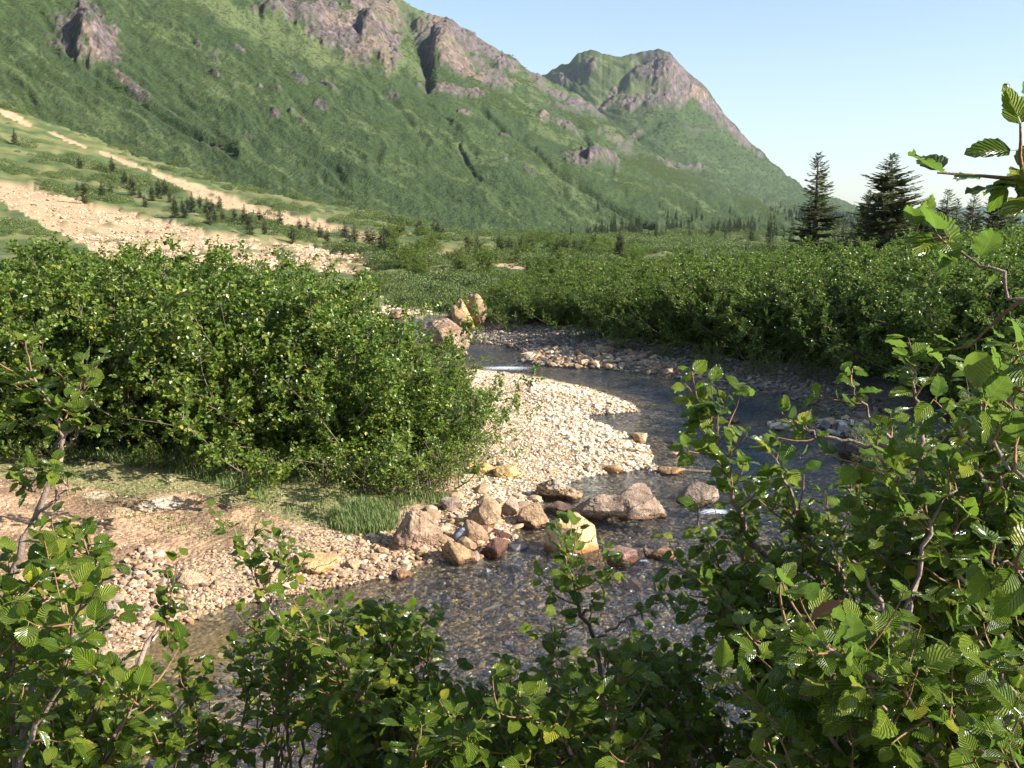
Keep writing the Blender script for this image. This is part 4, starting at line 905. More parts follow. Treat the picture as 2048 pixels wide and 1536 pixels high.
boulder('boulder', 921, 1086, 34, 38, 'blue grey rounded stone wedged among tan rocks', (.32, .32, .36), 77, .8, .62, 0, .03, 5)
boulder('boulder', 914, 1128, 80, 56, 'fan shaped tan rock with cracked top at the water line', (.37, .24, .12), 78, .7, .56, .03, .05, 5, shape=sh_fan, crack=.04)
boulder('boulder', 888, 1094, 44, 32, 'small tan rock between the cracked boulder and the fan shaped one', TAN, 79, .8, .56, 0, .05, 3)
boulder('boulder', 988, 1116, 56, 44, 'wet red brown rock sloping into the stream', RED, 80, .8, .58, .5, .05, 5)
boulder('boulder', 1003, 1078, 44, 22, 'flat wet reddish stone in the side channel', RED, 81, .9, .58, .5, .05, 3)
boulder('boulder', 1016, 958, 58, 32, 'flat topped yellow cream boulder on the gravel bar', (.58, .42, .19), 82, .7, .62, 0, .03, 5)
boulder('boulder', 968, 950, 46, 30, 'ochre boulder beside the flat yellow one under the alder', (.50, .33, .13), 83, .8, .6, 0, .05, 5)
boulder('boulder', 940, 936, 26, 22, 'small ochre stone at the alder edge of the gravel bar', OCH, 84, .8, .6, 0, .05, 3)
boulder('boulder', 375, 1178, 66, 40, 'rounded pale boulder by itself on the near left bank', (.50, .36, .22), 85, .8, .85, 0, .03, 5)
boulder('boulder', 800, 1155, 48, 22, 'tan stone with wet foot sitting in the shallows', (.38, .25, .15), 86, .8, .62, .1, .04, 5)
boulder('boulder', 612, 1148, 108, 46, 'wide flat ochre rock sunk in the near bank gravel', (.50, .33, .15), 87, .7, .85, 0, .04, 5)
boulder('boulder', 706, 1140, 44, 26, 'pale stone right of the sunk ochre rock', CREAM, 88, .8, .62, 0, .04, 3)
boulder('boulder', 1228, 946, 40, 20, 'ochre stone on the water edge of the gravel bar', OCH, 89, .8, .6, .05, .05, 3)
boulder('boulder', 1278, 890, 38, 26, 'pale cream stone standing high on the bar edge', CREAM, 90, .8, .6, .05, .05, 5)
boulder('boulder', 1466, 846, 40, 16, 'dark rock breaking the ripples below the shaded bar', (.24, .18, .14), 91, .8, .6, .3, .05, 3)
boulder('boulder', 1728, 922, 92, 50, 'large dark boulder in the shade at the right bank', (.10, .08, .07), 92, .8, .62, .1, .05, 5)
boulder('boulder', 1120, 1026, 62, 24, 'dark wet low rock between the rugged boulder and the long one', (.20, .14, .10), 93, .8, .62, .6, .05, 5)
boulder('boulder', 795, 637, 42, 20, 'angular tan rock on the far left bank of the upstream bend', TAN, 94, .8, .56, 0, .06, 5)
boulder('boulder', 748, 662, 30, 22, 'ochre rock at the upstream bend close to the thicket', OCH, 95, .8, .56, 0, .06, 3)
boulder('boulder', 995, 660, 14, 12, 'small upright tan stone in front of the shaded right thicket', TAN, 96, .8, .56, 0, .06, 3)
boulder('boulder', 1345, 948, 56, 14, 'low ochre stones breaking the surface off the tip of the bar', OCH, 97, .6, .56, .1, .12, 3)
boulder('boulder', 1690, 868, 26, 20, 'pale round stone at the end of the cobble spit', (.5, .42, .38), 98, .8, .62, 0, .04, 3)
boulder('boulder', 1650, 862, 24, 26, 'upright grey stone on the cobble spit', GREY, 99, .8, .6, 0, .04, 3)
boulder('boulder', 485, 1290, 18, 9, 'small ochre stone in the brown pool', OCH, 101, .8, .6, 0, .06, 3)
boulder('boulder', 315, 1334, 30, 12, 'grey stone breaking the surface of the brown pool', GREY, 102, .8, .6, .1, .06, 3)
# a thin pale drift branch lying in the water off the bar
V = []; Fs = []; a_, b_ = at(1318, 940, .03), at(1428, 944, .03)
tube(V, Fs, [a_, a_.lerp(b_, .35) + Vector((0, .02, .02)), a_.lerp(b_, .7), b_], [.012, .02, .03, .022], 6)
dr = link('drift_branch', mesh_np('drift_branch', V, np.array(Fs), True), MAT['bark']); tag(dr, 'thin brown drift branch lying in the water off the gravel bar', 'branch')

# ------------------------------------------------------------------ cobbles and gravel
def cobble_template(seed, lvl):
    V, Fc = ICO[lvl]; rr_ = rock_dirs(V, seed, 9, 12, .7, 1.0); P = V * rr_[:, None]; P -= (P.max(0) + P.min(0)) / 2; P /= np.abs(P).max(); return P * np.array([1, .8, .55]), Fc
CT1 = [cobble_template(200 + k, 1) for k in range(6)]
CT2 = [cobble_template(220 + k, 2) for k in range(10)]
def in_px(polys, n, seed, z=.1, wfun=None):
    """points spread evenly over the ground inside outlines given in photo pixels"""
    q = np.random.default_rng(seed); out_ = []
    for P in polys:
        W_ = [tuple(at(a, b, z)[:2]) for a, b in P]; xs = [p[0] for p in W_]; ys = [p[1] for p in W_]
        x = q.uniform(min(xs), max(xs), n * 8); y = q.uniform(min(ys), max(ys), n * 8); ok = inpoly(x, y, W_); out_.append(np.stack([x[ok], y[ok]], 1)[:n])
    return np.concatenate(out_), q
def pal(q, n, cols, jit=.18):
    c = np.array(cols)[q.integers(0, len(cols), n)]; return np.clip(c * (1 + q.normal(0, jit, (n, 1))), .02, .9)
def gravel(name, polys, n, sz, cols, seed, label, tmpl=CT1, zoff=.25, under=False):
    p, q = in_px(polys, n, seed); z = land(p[:, 0], p[:, 1])
    keep = (z > -.02) if not under else (z < .03); p = p[keep]; z = z[keep]; k = len(p)
    s_ = np.clip(q.lognormal(math.log(sz), .42, k), sz * .4, sz * 3); Vs = []; Fs_ = []; Cs = []; off = 0
    which = q.integers(0, len(tmpl), k)
    for w_i, (TV, TF) in enumerate(tmpl):
        id_ = np.where(which == w_i)[0]
        if len(id_) == 0: continue
        a = q.uniform(0, 6.28, len(id_)); D = np.stack([np.cos(a), np.sin(a), q.normal(0, .25, len(id_))], 1); N = np.stack([q.normal(0, .3, len(id_)), q.normal(0, .3, len(id_)), np.ones(len(id_))], 1)
        V, Fc, _ = scatter_mesh(TV, TF, np.stack([p[id_, 0], p[id_, 1], z[id_] + s_[id_] * zoff], 1), rot_to(D, N), s_[id_]); Vs.append(V); Fs_.append(Fc + off); off += len(V)
        Cs.append(np.repeat(pal(q, len(id_), cols), len(TV), 0))
    me = mesh_np(name, np.concatenate(Vs), np.concatenate(Fs_), False, None, {'col': np.concatenate(Cs)})
    return tag(link(name, me, MAT['cobble']), label, kind='stuff')
PALE = [(.68, .55, .39), (.62, .48, .32), (.72, .61, .46), (.52, .42, .31), (.62, .45, .26), (.48, .42, .36), (.70, .60, .45), (.38, .27, .18), (.56, .40, .26)]
BROWN = [(.42, .28, .17), (.36, .23, .135), (.48, .35, .23), (.28, .18, .115), (.40, .26, .14), (.50, .38, .26), (.33, .24, .18)]
GREYS = [(.22, .17, .125), (.16, .125, .10), (.27, .21, .15), (.12, .095, .08), (.31, .235, .155), (.19, .16, .14), (.38, .30, .21)]  # right bar stones, colours lowered to paint in the thicket's shade
BAR = [(925, 745), (1030, 748), (1180, 777), (1290, 818), (1200, 845), (1290, 885), (1318, 945), (1150, 962), (1080, 1010), (1050, 1060), (960, 1110), (880, 1015), (930, 960), (960, 870)]
gravel('gravel', [BAR], 15000, .023, PALE, 301, 'cream and tan gravel covering the sunlit bar', zoff=.1)
gravel('gravel', [[(1060, 760), (1180, 777), (1290, 818), (1220, 850), (1300, 888), (1320, 948), (1140, 960), (1150, 900), (1060, 830)]], 2200, .040, PALE, 302, 'coarser cobbles toward the water edge of the bar', zoff=.25)
NEARB = [(1040, 1000), (1050, 1070), (900, 1130), (780, 1158), (640, 1185), (470, 1218), (320, 1275), (180, 1300), (200, 1180), (430, 1120), (600, 1080), (780, 1060), (880, 1000)]
gravel('gravel', [NEARB], 5000, .020, BROWN, 303, 'tan gravel and small stones on the near left bank', zoff=.15)
gravel('gravel', [[(120, 960), (500, 1010), (760, 1060), (640, 1185), (320, 1275), (-100, 1300), (-200, 1050)]], 3000, .013, BROWN, 304, 'small stones scattered over the brown dirt path', zoff=.2)
gravel('gravel', [[(790, 1060), (900, 1020), (1050, 990), (1070, 1060), (950, 1120), (780, 1158), (640, 1186), (480, 1216), (400, 1200), (640, 1130)]], 1100, .036, BROWN + [OCH, PINK], 305, 'cobbles packed between the bank boulders', zoff=.25)
gravel('gravel', [[(280, 1110), (430, 1165), (500, 1200), (400, 1240), (300, 1270), (180, 1220)]], 700, .034, BROWN, 311, 'pale cobbles round the lone boulder of the near bank', zoff=.25)
RB = [(935, 655), (1100, 655), (1250, 690), (1450, 730), (1700, 775), (1800, 830), (1700, 845), (1560, 800), (1440, 775), (1200, 735), (1040, 722), (1045, 705), (960, 684)]
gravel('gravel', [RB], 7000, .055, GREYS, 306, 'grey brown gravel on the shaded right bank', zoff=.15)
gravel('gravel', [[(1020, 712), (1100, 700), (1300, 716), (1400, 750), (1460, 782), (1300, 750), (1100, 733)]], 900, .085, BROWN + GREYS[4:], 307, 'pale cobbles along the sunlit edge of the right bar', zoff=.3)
gravel('gravel', [[(1510, 838), (1600, 835), (1740, 842), (1730, 870), (1570, 862)]], 200, .08, GREYS + PALE, 308, 'cobbles of the spit reaching out from the right bank', zoff=.35)
gravel('gravel', [[(690, 612), (870, 618), (860, 636), (760, 642), (775, 672), (700, 660)]], 1300, .085, PALE, 309, 'tan stones on the far left bank at the upstream bend', zoff=.25)
gravel('gravel', [[(450, 1250), (900, 1130), (1100, 1080), (1400, 1100), (1800, 1200), (1700, 1560), (300, 1560), (300, 1420)]], 7000, .032, [(.30, .29, .29), (.22, .21, .21), (.45, .36, .20), (.38, .34, .28), (.52, .40, .20), (.16, .15, .15), (.30, .22, .15)], 310, 'pebbles of grey and ochre on the stream bed', zoff=.2, under=True)
gravel('gravel', [[(560, 1200), (900, 1130), (1340, 960), (1600, 900), (1700, 1100), (1500, 1400), (500, 1500)]], 1000, .06, [(.30, .24, .18), (.22, .20, .19), (.45, .33, .17), (.38, .30, .22), (.26, .15, .10)], 312, 'larger stones lying on the stream bed', zoff=.15, under=True)
# loose stones on the debris fan, lumps of pale rock
fanP = [[(0, 365), (250, 435), (740, 516), (720, 530), (420, 540), (120, 466), (0, 405)]]
q = np.random.default_rng(66); n = 60000; a = np.radians(q.uniform(-30, -5, n)); rr_ = np.exp(q.uniform(math.log(60), math.log(520), n)); x, y = rr_ * np.sin(a), rr_ * np.cos(a); z = land(x, y)
gm = ground_masks(x, y, z); id_ = np.where(gm[3] > .5)[0][:9000]; TV, TF = CT1[0]; nn = len(id_); a = q.uniform(0, 6.28, nn)
s_ = np.clip(q.lognormal(math.log(.13), .5, nn), .06, .5); V, Fc, _ = scatter_mesh(TV, TF, np.stack([x[id_], y[id_], z[id_] + s_ * .2], 1), rot_to(np.stack([np.cos(a), np.sin(a), 0 * a], 1), np.tile([0., 0, 1], (nn, 1)) + q.normal(0, .2, (nn, 3))), s_)
tag(link('fan_stones', mesh_np('fan_stones', V, Fc, False, None, {'col': np.repeat(pal(q, nn, [(.54, .40, .25), (.60, .45, .29), (.46, .33, .22), (.35, .26, .18)]), len(TV), 0)}), MAT['cobble']), 'loose tan stones strewn over the debris fan', kind='stuff')

# the largest stones, each a thing of its own
big = {}
def stones(polys, n, sz, cols, seed, label, group, zoff=.35, under=False, minpx=9):
    p, q = in_px(polys, n * 3, seed); z = land(p[:, 0], p[:, 1]); ok = (z > 0) if not under else (z < .0); p, z = p[ok], z[ok]; cnt = 0; taken = []
    for (x_, y_), zz_ in zip(p, z):
        if cnt >= n: break
        s_ = float(np.clip(q.lognormal(math.log(sz), .3), sz * .6, sz * 2.2))
        if any((x_ - a) ** 2 + (y_ - b) ** 2 < (s_ + c_) ** 2 * .8 for a, b, c_ in taken): continue
        taken.append((x_, y_, s_)); ci = int(q.integers(len(cols))); ti = int(q.integers(len(CT2))); key = (ti, tuple(cols[ci]))
        if key not in big:
            TV, TF = CT2[ti]; big[key] = mesh_np('stone', TV, TF, False, None, {'col': np.tile(cols[ci], (len(TV), 1))}); big[key].materials.append(MAT['cobble'])
        o = link('river_stone', big[key]); o.location = (x_, y_, zz_ + s_ * zoff * .6); o.scale = (s_, s_, s_ * q.uniform(.8, 1.4)); o.rotation_euler = (q.normal(0, .2), q.normal(0, .2), q.uniform(0, 6.28)); tag(o, label, 'stone', group); cnt += 1
stones([[(1090, 765), (1180, 777), (1290, 818), (1200, 850), (1290, 885), (1318, 945), (1150, 962), (1180, 900), (1120, 830)]], 110, .062, PALE, 401, 'cream fist sized stone near the water edge of the sunlit bar', 'cream stones of the gravel bar')
stones([[(860, 1010), (960, 985), (1080, 990), (1070, 1060), (1020, 1085), (900, 1120), (780, 1145), (780, 1110), (870, 1090)]], 30, .13, [TAN, OCH, PINK, (.42, .30, .19), (.30, .2, .14)], 408, 'hand sized brown stone jammed between the bank boulders', 'brown stones among the bank boulders', zoff=.2)
stones([[(930, 1000), (1050, 990), (1090, 1010), (1050, 1070), (960, 1115), (880, 1010)]], 32, .065, BROWN, 402, 'small tan stone wedged among the bank boulders', 'tan stones among the bank boulders')
stones([[(1030, 708), (1150, 700), (1300, 722), (1440, 772), (1300, 750), (1100, 733)]], 70, .12, GREYS[2:5] + BROWN + PALE[:1], 403, 'pale stone along the sunlit rim of the right gravel bar', 'pale stones of the right gravel bar')
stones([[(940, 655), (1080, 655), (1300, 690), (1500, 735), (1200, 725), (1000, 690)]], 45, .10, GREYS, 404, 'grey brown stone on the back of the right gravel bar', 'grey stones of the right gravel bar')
stones([[(1530, 838), (1610, 835), (1730, 845), (1720, 868), (1570, 860)]], 26, .12, GREYS[2:] + PALE[:2], 405, 'stone of the cobble spit off the right bank', 'stones of the cobble spit')
stones([[(650, 1110), (790, 1100), (860, 1125), (780, 1155), (640, 1185), (480, 1215), (330, 1268), (260, 1220), (300, 1150), (450, 1150)]], 60, .046, BROWN, 406, 'pale stone in the gravel of the near left bank', 'pale stones of the near left bank')
stones([[(1290, 830), (1400, 850), (1480, 900), (1340, 900)], [(1300, 1040), (1450, 1060), (1500, 1140), (1250, 1150)]], 9, .11, [OCH, TAN, (.3, .2, .14)], 407, 'ochre stone lying just under the stream surface', 'ochre stones in the stream', zoff=.6, under=True)

# ------------------------------------------------------------------ grass on the left bank
def grass(polys, n, seed, hgt, label, dens_fn=None):
    p, q = in_px(polys, n, seed, .3); z = land(p[:, 0], p[:, 1]); cl = fbm2(p[:, 0] * 1.4, p[:, 1] * 1.4, 3, 12); ok = q.uniform(0, 1, len(p)) < sstep(.30, .6, cl) + .12; p, z, cl = p[ok], z[ok], cl[ok]; k = len(p)
    a = q.uniform(0, 6.28, k); h = hgt * q.uniform(.4, 1.2, k) * (.5 + cl); dx = np.stack([np.cos(a), np.sin(a)], 1); b = q.uniform(.15, .75, k)[:, None]; wv = np.stack([-dx[:, 1], dx[:, 0]], 1) * .006 * q.uniform(.6, 1.6, k)[:, None]
    B = np.concatenate([p, z[:, None] - .01], 1); T1 = B.copy(); T1[:, :2] += dx * b * h[:, None] * .25; T1[:, 2] += h * .6; T2 = B.copy(); T2[:, :2] += dx * b * h[:, None] * .8; T2[:, 2] += h * .95
    L = B.copy(); L[:, :2] -= wv; Rr = B.copy(); Rr[:, :2] += wv; L1 = T1.copy(); L1[:, :2] -= wv * .8; R1 = T1.copy(); R1[:, :2] += wv * .8
    V = np.stack([L, Rr, R1, L1, T2], 1).reshape(-1, 3); o_ = (np.arange(k) * 5)[:, None]
    me = mesh_np('grass', V, [o_ + np.array([[0, 1, 2, 3]]), o_ + np.array([[3, 2, 4]])], False, {'rnd': np.repeat(q.uniform(0, 1, k), 5)}); return tag(link('grass', me, MAT['grass']), label, kind='stuff')
grass([[(-100, 880), (100, 890), (400, 905), (700, 945), (900, 975), (900, 1004), (790, 1030), (700, 1050), (590, 1030), (520, 1010), (400, 982), (230, 972), (100, 950), (-100, 930)]], 26000, 501, .13, 'green grass strip between the dirt path and the left thicket')
grass([[(610, 1000), (790, 1000), (790, 1040), (700, 1058), (610, 1035)]], 3500, 502, .17, 'bright tuft of long grass above the cracked boulder')
grass([[(100, 960), (400, 1000), (600, 1045), (740, 1070), (560, 1100), (300, 1060), (60, 1010)]], 3000, 503, .06, 'sparse dry grass blades on the dirt path')
grass([[(640, 590), (880, 590), (870, 620), (700, 620)]], 9000, 504, .5, 'yellow green grass at the upstream bend')
# ------------------------------------------------------------------ the alders round the photographer
def near_leaf(seed, rows=14, across=(-1, -.66, -.33, 0, .33, .66, 1), ser=.045):
    q = np.random.default_rng(seed); V = []; LU = []; LV_ = []; curl = q.uniform(.02, .26); fold = q.uniform(.06, .26); twist = q.uniform(-.18, .18); wd = q.uniform(.30, .385); wav = q.uniform(.01, .035); ph = q.uniform(0, 6)
    bend = q.uniform(-.08, .08)
    for i in range(rows + 1):
        t = i / rows; wt = wd * (math.sin(math.pi * min(1, t ** .74)) ** .75 * (1 - t) ** .16 * 1.08 if 0 < t < 1 else 0); 
        for u in across:
            x = u * wt; y = t
            if abs(u) == 1 and 0 < i < rows: x += math.copysign(ser * (1 if i % 2 else -.35), u); y += .02 if i % 2 else 0
            z = fold * abs(x) - curl * t * t + wav * math.sin(t * 26 - abs(u) * 4) * abs(u) + wav * 1.2 * math.sin(ph + t * 8) * abs(u) ** 2 * math.copysign(1, u)
            z += twist * x * t * 1.6; x += bend * math.sin(t * 2.4)
            V.append((x, y, z)); LU.append(u); LV_.append(t)
    n = len(across); b = len(V); Fc = grid_faces(rows + 1, n)
    # the leaf stalk
    st = [(-.014, -.22, .03), (.014, -.22, .03), (.012, .02, 0), (-.012, .02, 0)]; V += st; LU += [0] * 4; LV_ += [0] * 4
    Fc = np.concatenate([Fc, [[b, b + 1, b + 2, b + 3]]])
    return np.array(V), Fc, np.array(LU), np.array(LV_)
MAT['leaf_dry'] = (lambda m: m.end(m.bsdf(m.ramp(m.attr('rnd', 'Fac'), [(0, (.20, .08, .03)), (1, (.36, .15, .05))]), .6)))(NT('dry leaf'))
NLV = []
for k in range(12):
    V, Fc, LU, LV_ = near_leaf(700 + k); me = mesh_np('leaf', V, Fc, True, {'lu': LU, 'lv': LV_, 'rnd': np.full(len(V), k * .083)}); me.materials.append(MAT['leaf_near']); NLV.append(me)
LOWL = [near_leaf(720 + k, 6, (-1, 0, 1), .03) for k in range(4)]
rf_ = np.random.default_rng(909)
TOTAL_LEAVES = [0]
def curve_pts(P, n):
    """smooth line through the given points"""
    P = [np.array(p, float) for p in P]; P = [2 * P[0] - P[1]] + P + [2 * P[-1] - P[-2]]; out_ = []
    segs = len(P) - 3
    for s in range(segs):
        p0, p1, p2, p3 = P[s:s + 4]; m_ = max(2, n // segs)
        for i in range(m_):
            t = i / m_; out_.append(.5 * ((2 * p1) + (-p0 + p2) * t + (2 * p0 - 5 * p1 + 4 * p2 - p3) * t * t + (-p0 + 3 * p1 - 3 * p2 + p3) * t ** 3))
    out_.append(P[-2]); return np.array(out_)
def near_shrub(base, leaders, label, nparts=240, leaf=.058, rad0=.014, group='alders at the photographer\'s feet', dry=0):
    """leaders: (points, where the leaves start, density); every branch and the leaves that show largest are parts"""
    e = bpy.data.objects.new('alder_shrub', None); COL.objects.link(e); e.location = base; e.empty_display_size = .2; tag(e, label, 'shrub', group); B = np.array(base)
    LP = []; LD = []; LN = []; LS = []
    def leaf_at(p, axis, big=1.0):
        o = unit(axis * rf_.uniform(.2, .8) + unit(np.cross(axis, rf_.normal(0, 1, 3))) + np.array([0, 0, rf_.uniform(-.35, .25)]))
        s_ = leaf * .93 * rf_.uniform(.62, 1.18) * big; LP.append(p + o * s_ * .22); LD.append(o); LN.append(unit(np.array([rf_.normal(0, .45) + .28, rf_.normal(0, .45) - .22, 1.0]))); LS.append(s_)
    for pts, start, dens in leaders:
        C_ = curve_pts(pts, 22); L = np.linalg.norm(np.diff(C_, axis=0), axis=1).sum(); n = len(C_)
        C_[1:-1] += rf_.normal(0, .006, (n - 2, 3)); V = []; Fs = []; r0 = rad0 * .78 * (.5 + .4 * L)
        tube(V, Fs, C_ - B, [r0 * (1 - .82 * i / (n - 1)) for i in range(n)], 6)
        tw = max(3, int(L * (1 - start) / .075 * dens)); V2 = []; F2 = []
        for k in range(tw):
            f = start + (1 - start) * (k + rf_.uniform(0, 1)) / tw; i = min(int(f * (n - 1)), n - 2); q0 = C_[i] + (C_[i + 1] - C_[i]) * (f * (n - 1) - i); ax = unit(C_[i + 1] - C_[i])
            o = unit(np.cross(ax, rf_.normal(0, 1, 3))); d = unit(ax * .8 + o + np.array([0, 0, .25])); Lt = rf_.uniform(.08, .26) * (1.25 - .8 * f) * min(1.2, .5 + L * .6); tp = [q0]
            for j in range(4):
                d = unit(d + rf_.normal(0, .14, 3) + np.array([0, 0, .10])); tp.append(tp[-1] + d * Lt / 4)
            tube(V2, F2, np.array(tp) - B, [.0032, .0028, .0023, .0019, .0014], 4)
            nl = max(2, int(Lt / .036)); 
            for j in range(nl):
                g = (j + .7) / nl * 4; jj = min(int(g), 3); leaf_at(tp[jj] + (tp[jj + 1] - tp[jj]) * (g - jj), unit(tp[jj + 1] - tp[jj]))
            leaf_at(tp[-1], d, 1.0); leaf_at(tp[-1], d, .75)
        for k in range(int(L * (1 - start) / .05) + 2):
            f = min(1, start + (1 - start) * (k + .5) / (L * (1 - start) / .05 + 1)); i = min(int(f * (n - 1)), n - 2); leaf_at(C_[i], unit(C_[i + 1] - C_[i]), 1.05)
        leaf_at(C_[-1], unit(C_[-1] - C_[-2]), .8); leaf_at(C_[-1], unit(C_[-1] - C_[-2]), .9)
        b_ = link('branch', mesh_np('branch', V, np.array(Fs), True), MAT['bark_near'], e); t_ = link('twigs', mesh_np('twigs', V2, np.array(F2), True), MAT['bark_twig'], b_); t_['kind'] = 'stuff'
    LP = np.array(LP); LD = np.array(LD); LN = np.array(LN); LS = np.array(LS); rot = rot_to(LD, LN); TOTAL_LEAVES[0] += len(LP)
    px, py = proj(LP[:, 0], LP[:, 1], LP[:, 2]); d_ = np.linalg.norm(LP - np.array([0, 0, CAM_Z]), axis=1); vis = (px > -70) & (px < 2120) & (py > -60) & (py < 1600) & (LP[:, 1] > .4)
    show = LS / d_ * np.where(vis, 1, .05); order = np.argsort(-show); k_ = min(nparts, int(vis.sum()))
    for c_, i in enumerate(order[:k_]):
        o = bpy.data.objects.new('leaf', NLV[int(rf_.integers(12))]); COL.objects.link(o); o.parent = e
        M = np.eye(4); M[:3, :3] = rot[i] * LS[i]; M[:3, 3] = LP[i] - B; o.matrix_local = Matrix(M.tolist())
        if dry and c_ % 61 == 7 and dry > 0:
            o.data = DRY; o['label'] = 'dry orange brown curled leaf'; dry -= 1
    rest = order[k_:]
    Vs = []; Fs = []; off = 0; at_ = {'lu': [], 'lv': [], 'rnd': []}
    for w_i in range(4):
        id_ = rest[w_i::4]
        if len(id_) == 0: continue
        TV, TF, LU, LV_ = LOWL[w_i]; V, Fc, rn_ = scatter_mesh(TV, TF, LP[id_] - B, rot[id_], LS[id_], rf_.uniform(0, 1, len(id_))); Vs.append(V); Fs.append(Fc + off); off += len(V)
        at_['lu'].append(np.tile(LU, len(id_))); at_['lv'].append(np.tile(LV_, len(id_))); at_['rnd'].append(rn_)
    if Vs:
        o = link('leaves', mesh_np('leaves', np.concatenate(Vs), np.concatenate(Fs), True, {k: np.concatenate(v) for k, v in at_.items()}), MAT['leaf_near'], e); o['kind'] = 'stuff'
    return e
DRY = NLV[3].copy(); DRY.materials.clear(); DRY.materials.append(MAT['leaf_dry'])
def arch(base, tip, lift=.35, side=0.0):
    base = np.array(base); tip = np.array(tip); m1 = base + (tip - base) * .35 + np.array([side, 0, lift * .6 * abs(tip[2] - base[2])]); m2 = base + (tip - base) * .72 + np.array([side * .6, 0, lift * .35 * abs(tip[2] - base[2])]); return [base, m1, m2, tip]
def auto(base, poly, n, d0, d1, seed, start=.3, dens=1.0, lift=.3):
    q = np.random.default_rng(seed); xs = [p[0] for p in poly]; ys = [p[1] for p in poly]; out_ = []
    while len(out_) < n:
        a, b = q.uniform(min(xs), max(xs)), q.uniform(min(ys), max(ys))
        if not inpoly(np.array([a]), np.array([b]), poly)[0]: continue
        T = np.array(atd(a, b, q.uniform(d0, d1))); bb = np.array(base) + np.array([q.normal(0, .12), q.normal(0, .12), 0]); bb[2] = gz(bb[0], bb[1]) - .03
        g_ = gz(T[0], T[1]) + .12
        if T[2] < g_: T[2] = g_
        # a branch of moderate length: its foot shifts toward the tip when the shrub spreads wide
        dxy = T[:2] - bb[:2]; dist = np.linalg.norm(dxy)
        if dist > 1.3: bb[:2] = T[:2] - dxy / dist * 1.3; bb[2] = gz(bb[0], bb[1]) - .03
        out_.append((arch(bb, T, lift * q.uniform(.4, 1.2), q.normal(0, .08)), start * q.uniform(.7, 1.3), dens))
    return out_
def way(pts): return [np.array(atd(a, b, d)) for a, b, d in pts]
def foot(x, y): return (x, y, gz(x, y) - .03)

# left edge: sapling with pale pink forked stems, and the leafy mass below it
b0 = foot(-1.75, 2.9)
near_shrub(b0, [([b0] + way([(10, 1240, 2.9), (50, 1080, 2.9), (112, 935, 2.9), (128, 870, 2.9), (92, 800, 2.9), (52, 735, 2.9)]), .66, .9), (way([(128, 870, 2.9), (150, 840, 2.95), (165, 780, 2.95), (185, 730, 2.9)]), .55, .7), (way([(112, 900, 2.9), (118, 850, 2.85), (108, 800, 2.85)]), .7, .6), (way([(118, 905, 2.9), (140, 880, 2.9), (158, 862, 2.9)]), .97, .1), (way([(112, 935, 2.9), (95, 960, 2.9), (60, 985, 2.8), (30, 960, 2.8)]), .5, .7), (way([(60, 1050, 2.9), (100, 1010, 2.8), (130, 970, 2.8), (90, 940, 2.75)]), .6, .5)],
           'alder sapling with pale pink forked stems at the left edge', 260, .052, .013)
b1 = foot(-1.35, 2.3)
PL = [(-40, 1060), (110, 1085), (230, 1110), (300, 1200), (340, 1270), (300, 1370), (240, 1536), (-40, 1536)]
near_shrub(b1, auto(b1, PL, 17, 2.0, 2.9, 1, .25, 1.0) + [([b1] + way([(60, 1400, 2.3), (90, 1230, 2.4), (100, 1120, 2.4)]), .5, .9), ([b1] + way([(200, 1300, 2.6), (190, 1150, 2.6), (165, 1075, 2.6)]), .55, .9), ([b1] + way([(280, 1330, 2.9), (330, 1230, 3.0), (345, 1195, 3.0)]), .5, .6)],
           'leafy alder mass filling the lower left corner', 300, .057, .015)
b2 = foot(-1.7, 3.5)
near_shrub(b2, auto(b2, [(-60, 1130), (150, 1150), (320, 1260), (330, 1420), (100, 1536), (-60, 1536)], 14, 2.9, 4.0, 2, .25, 1.0), 'alder shrub behind the lower left mass, against the brown pool', 200, .052)
b3 = foot(-.95, 2.9)
near_shrub(b3, [([b3] + way([(405, 1500, 3.0), (388, 1440, 3.0), (368, 1365, 3.0)]), .25, .9), ([b3] + way([(330, 1536, 2.9), (350, 1500, 2.9), (300, 1480, 2.9)]), .3, .9), ([b3] + way([(420, 1536, 3.1), (450, 1500, 3.1), (500, 1500, 3.1)]), .3, .9), ([b3] + way([(380, 1560, 3.0), (420, 1480, 3.0), (440, 1455, 3.0)]), .3, .8)],
           'small alder sprig standing over the pebbly shallows', 120, .055, .008)
b4 = foot(-1.15, 4.3)
near_shrub(b4, [([b4] + way([(560, 1330, 4.2), (540, 1220, 4.2), (500, 1140, 4.2), (468, 1055, 4.2)]), .62, .8), (way([(540, 1210, 4.2), (570, 1160, 4.2), (560, 1110, 4.2)]), .4, .9), (way([(520, 1180, 4.2), (560, 1130, 4.1), (590, 1150, 4.1)]), .4, .8)] + auto(b4, [(500, 1225), (640, 1200), (820, 1210), (850, 1290), (720, 1330), (560, 1310)], 13, 3.6, 4.6, 4, .45, 1.3),
           'alder shrub with a thin sprig lifted against the gravel bank', 240, .060, .011)
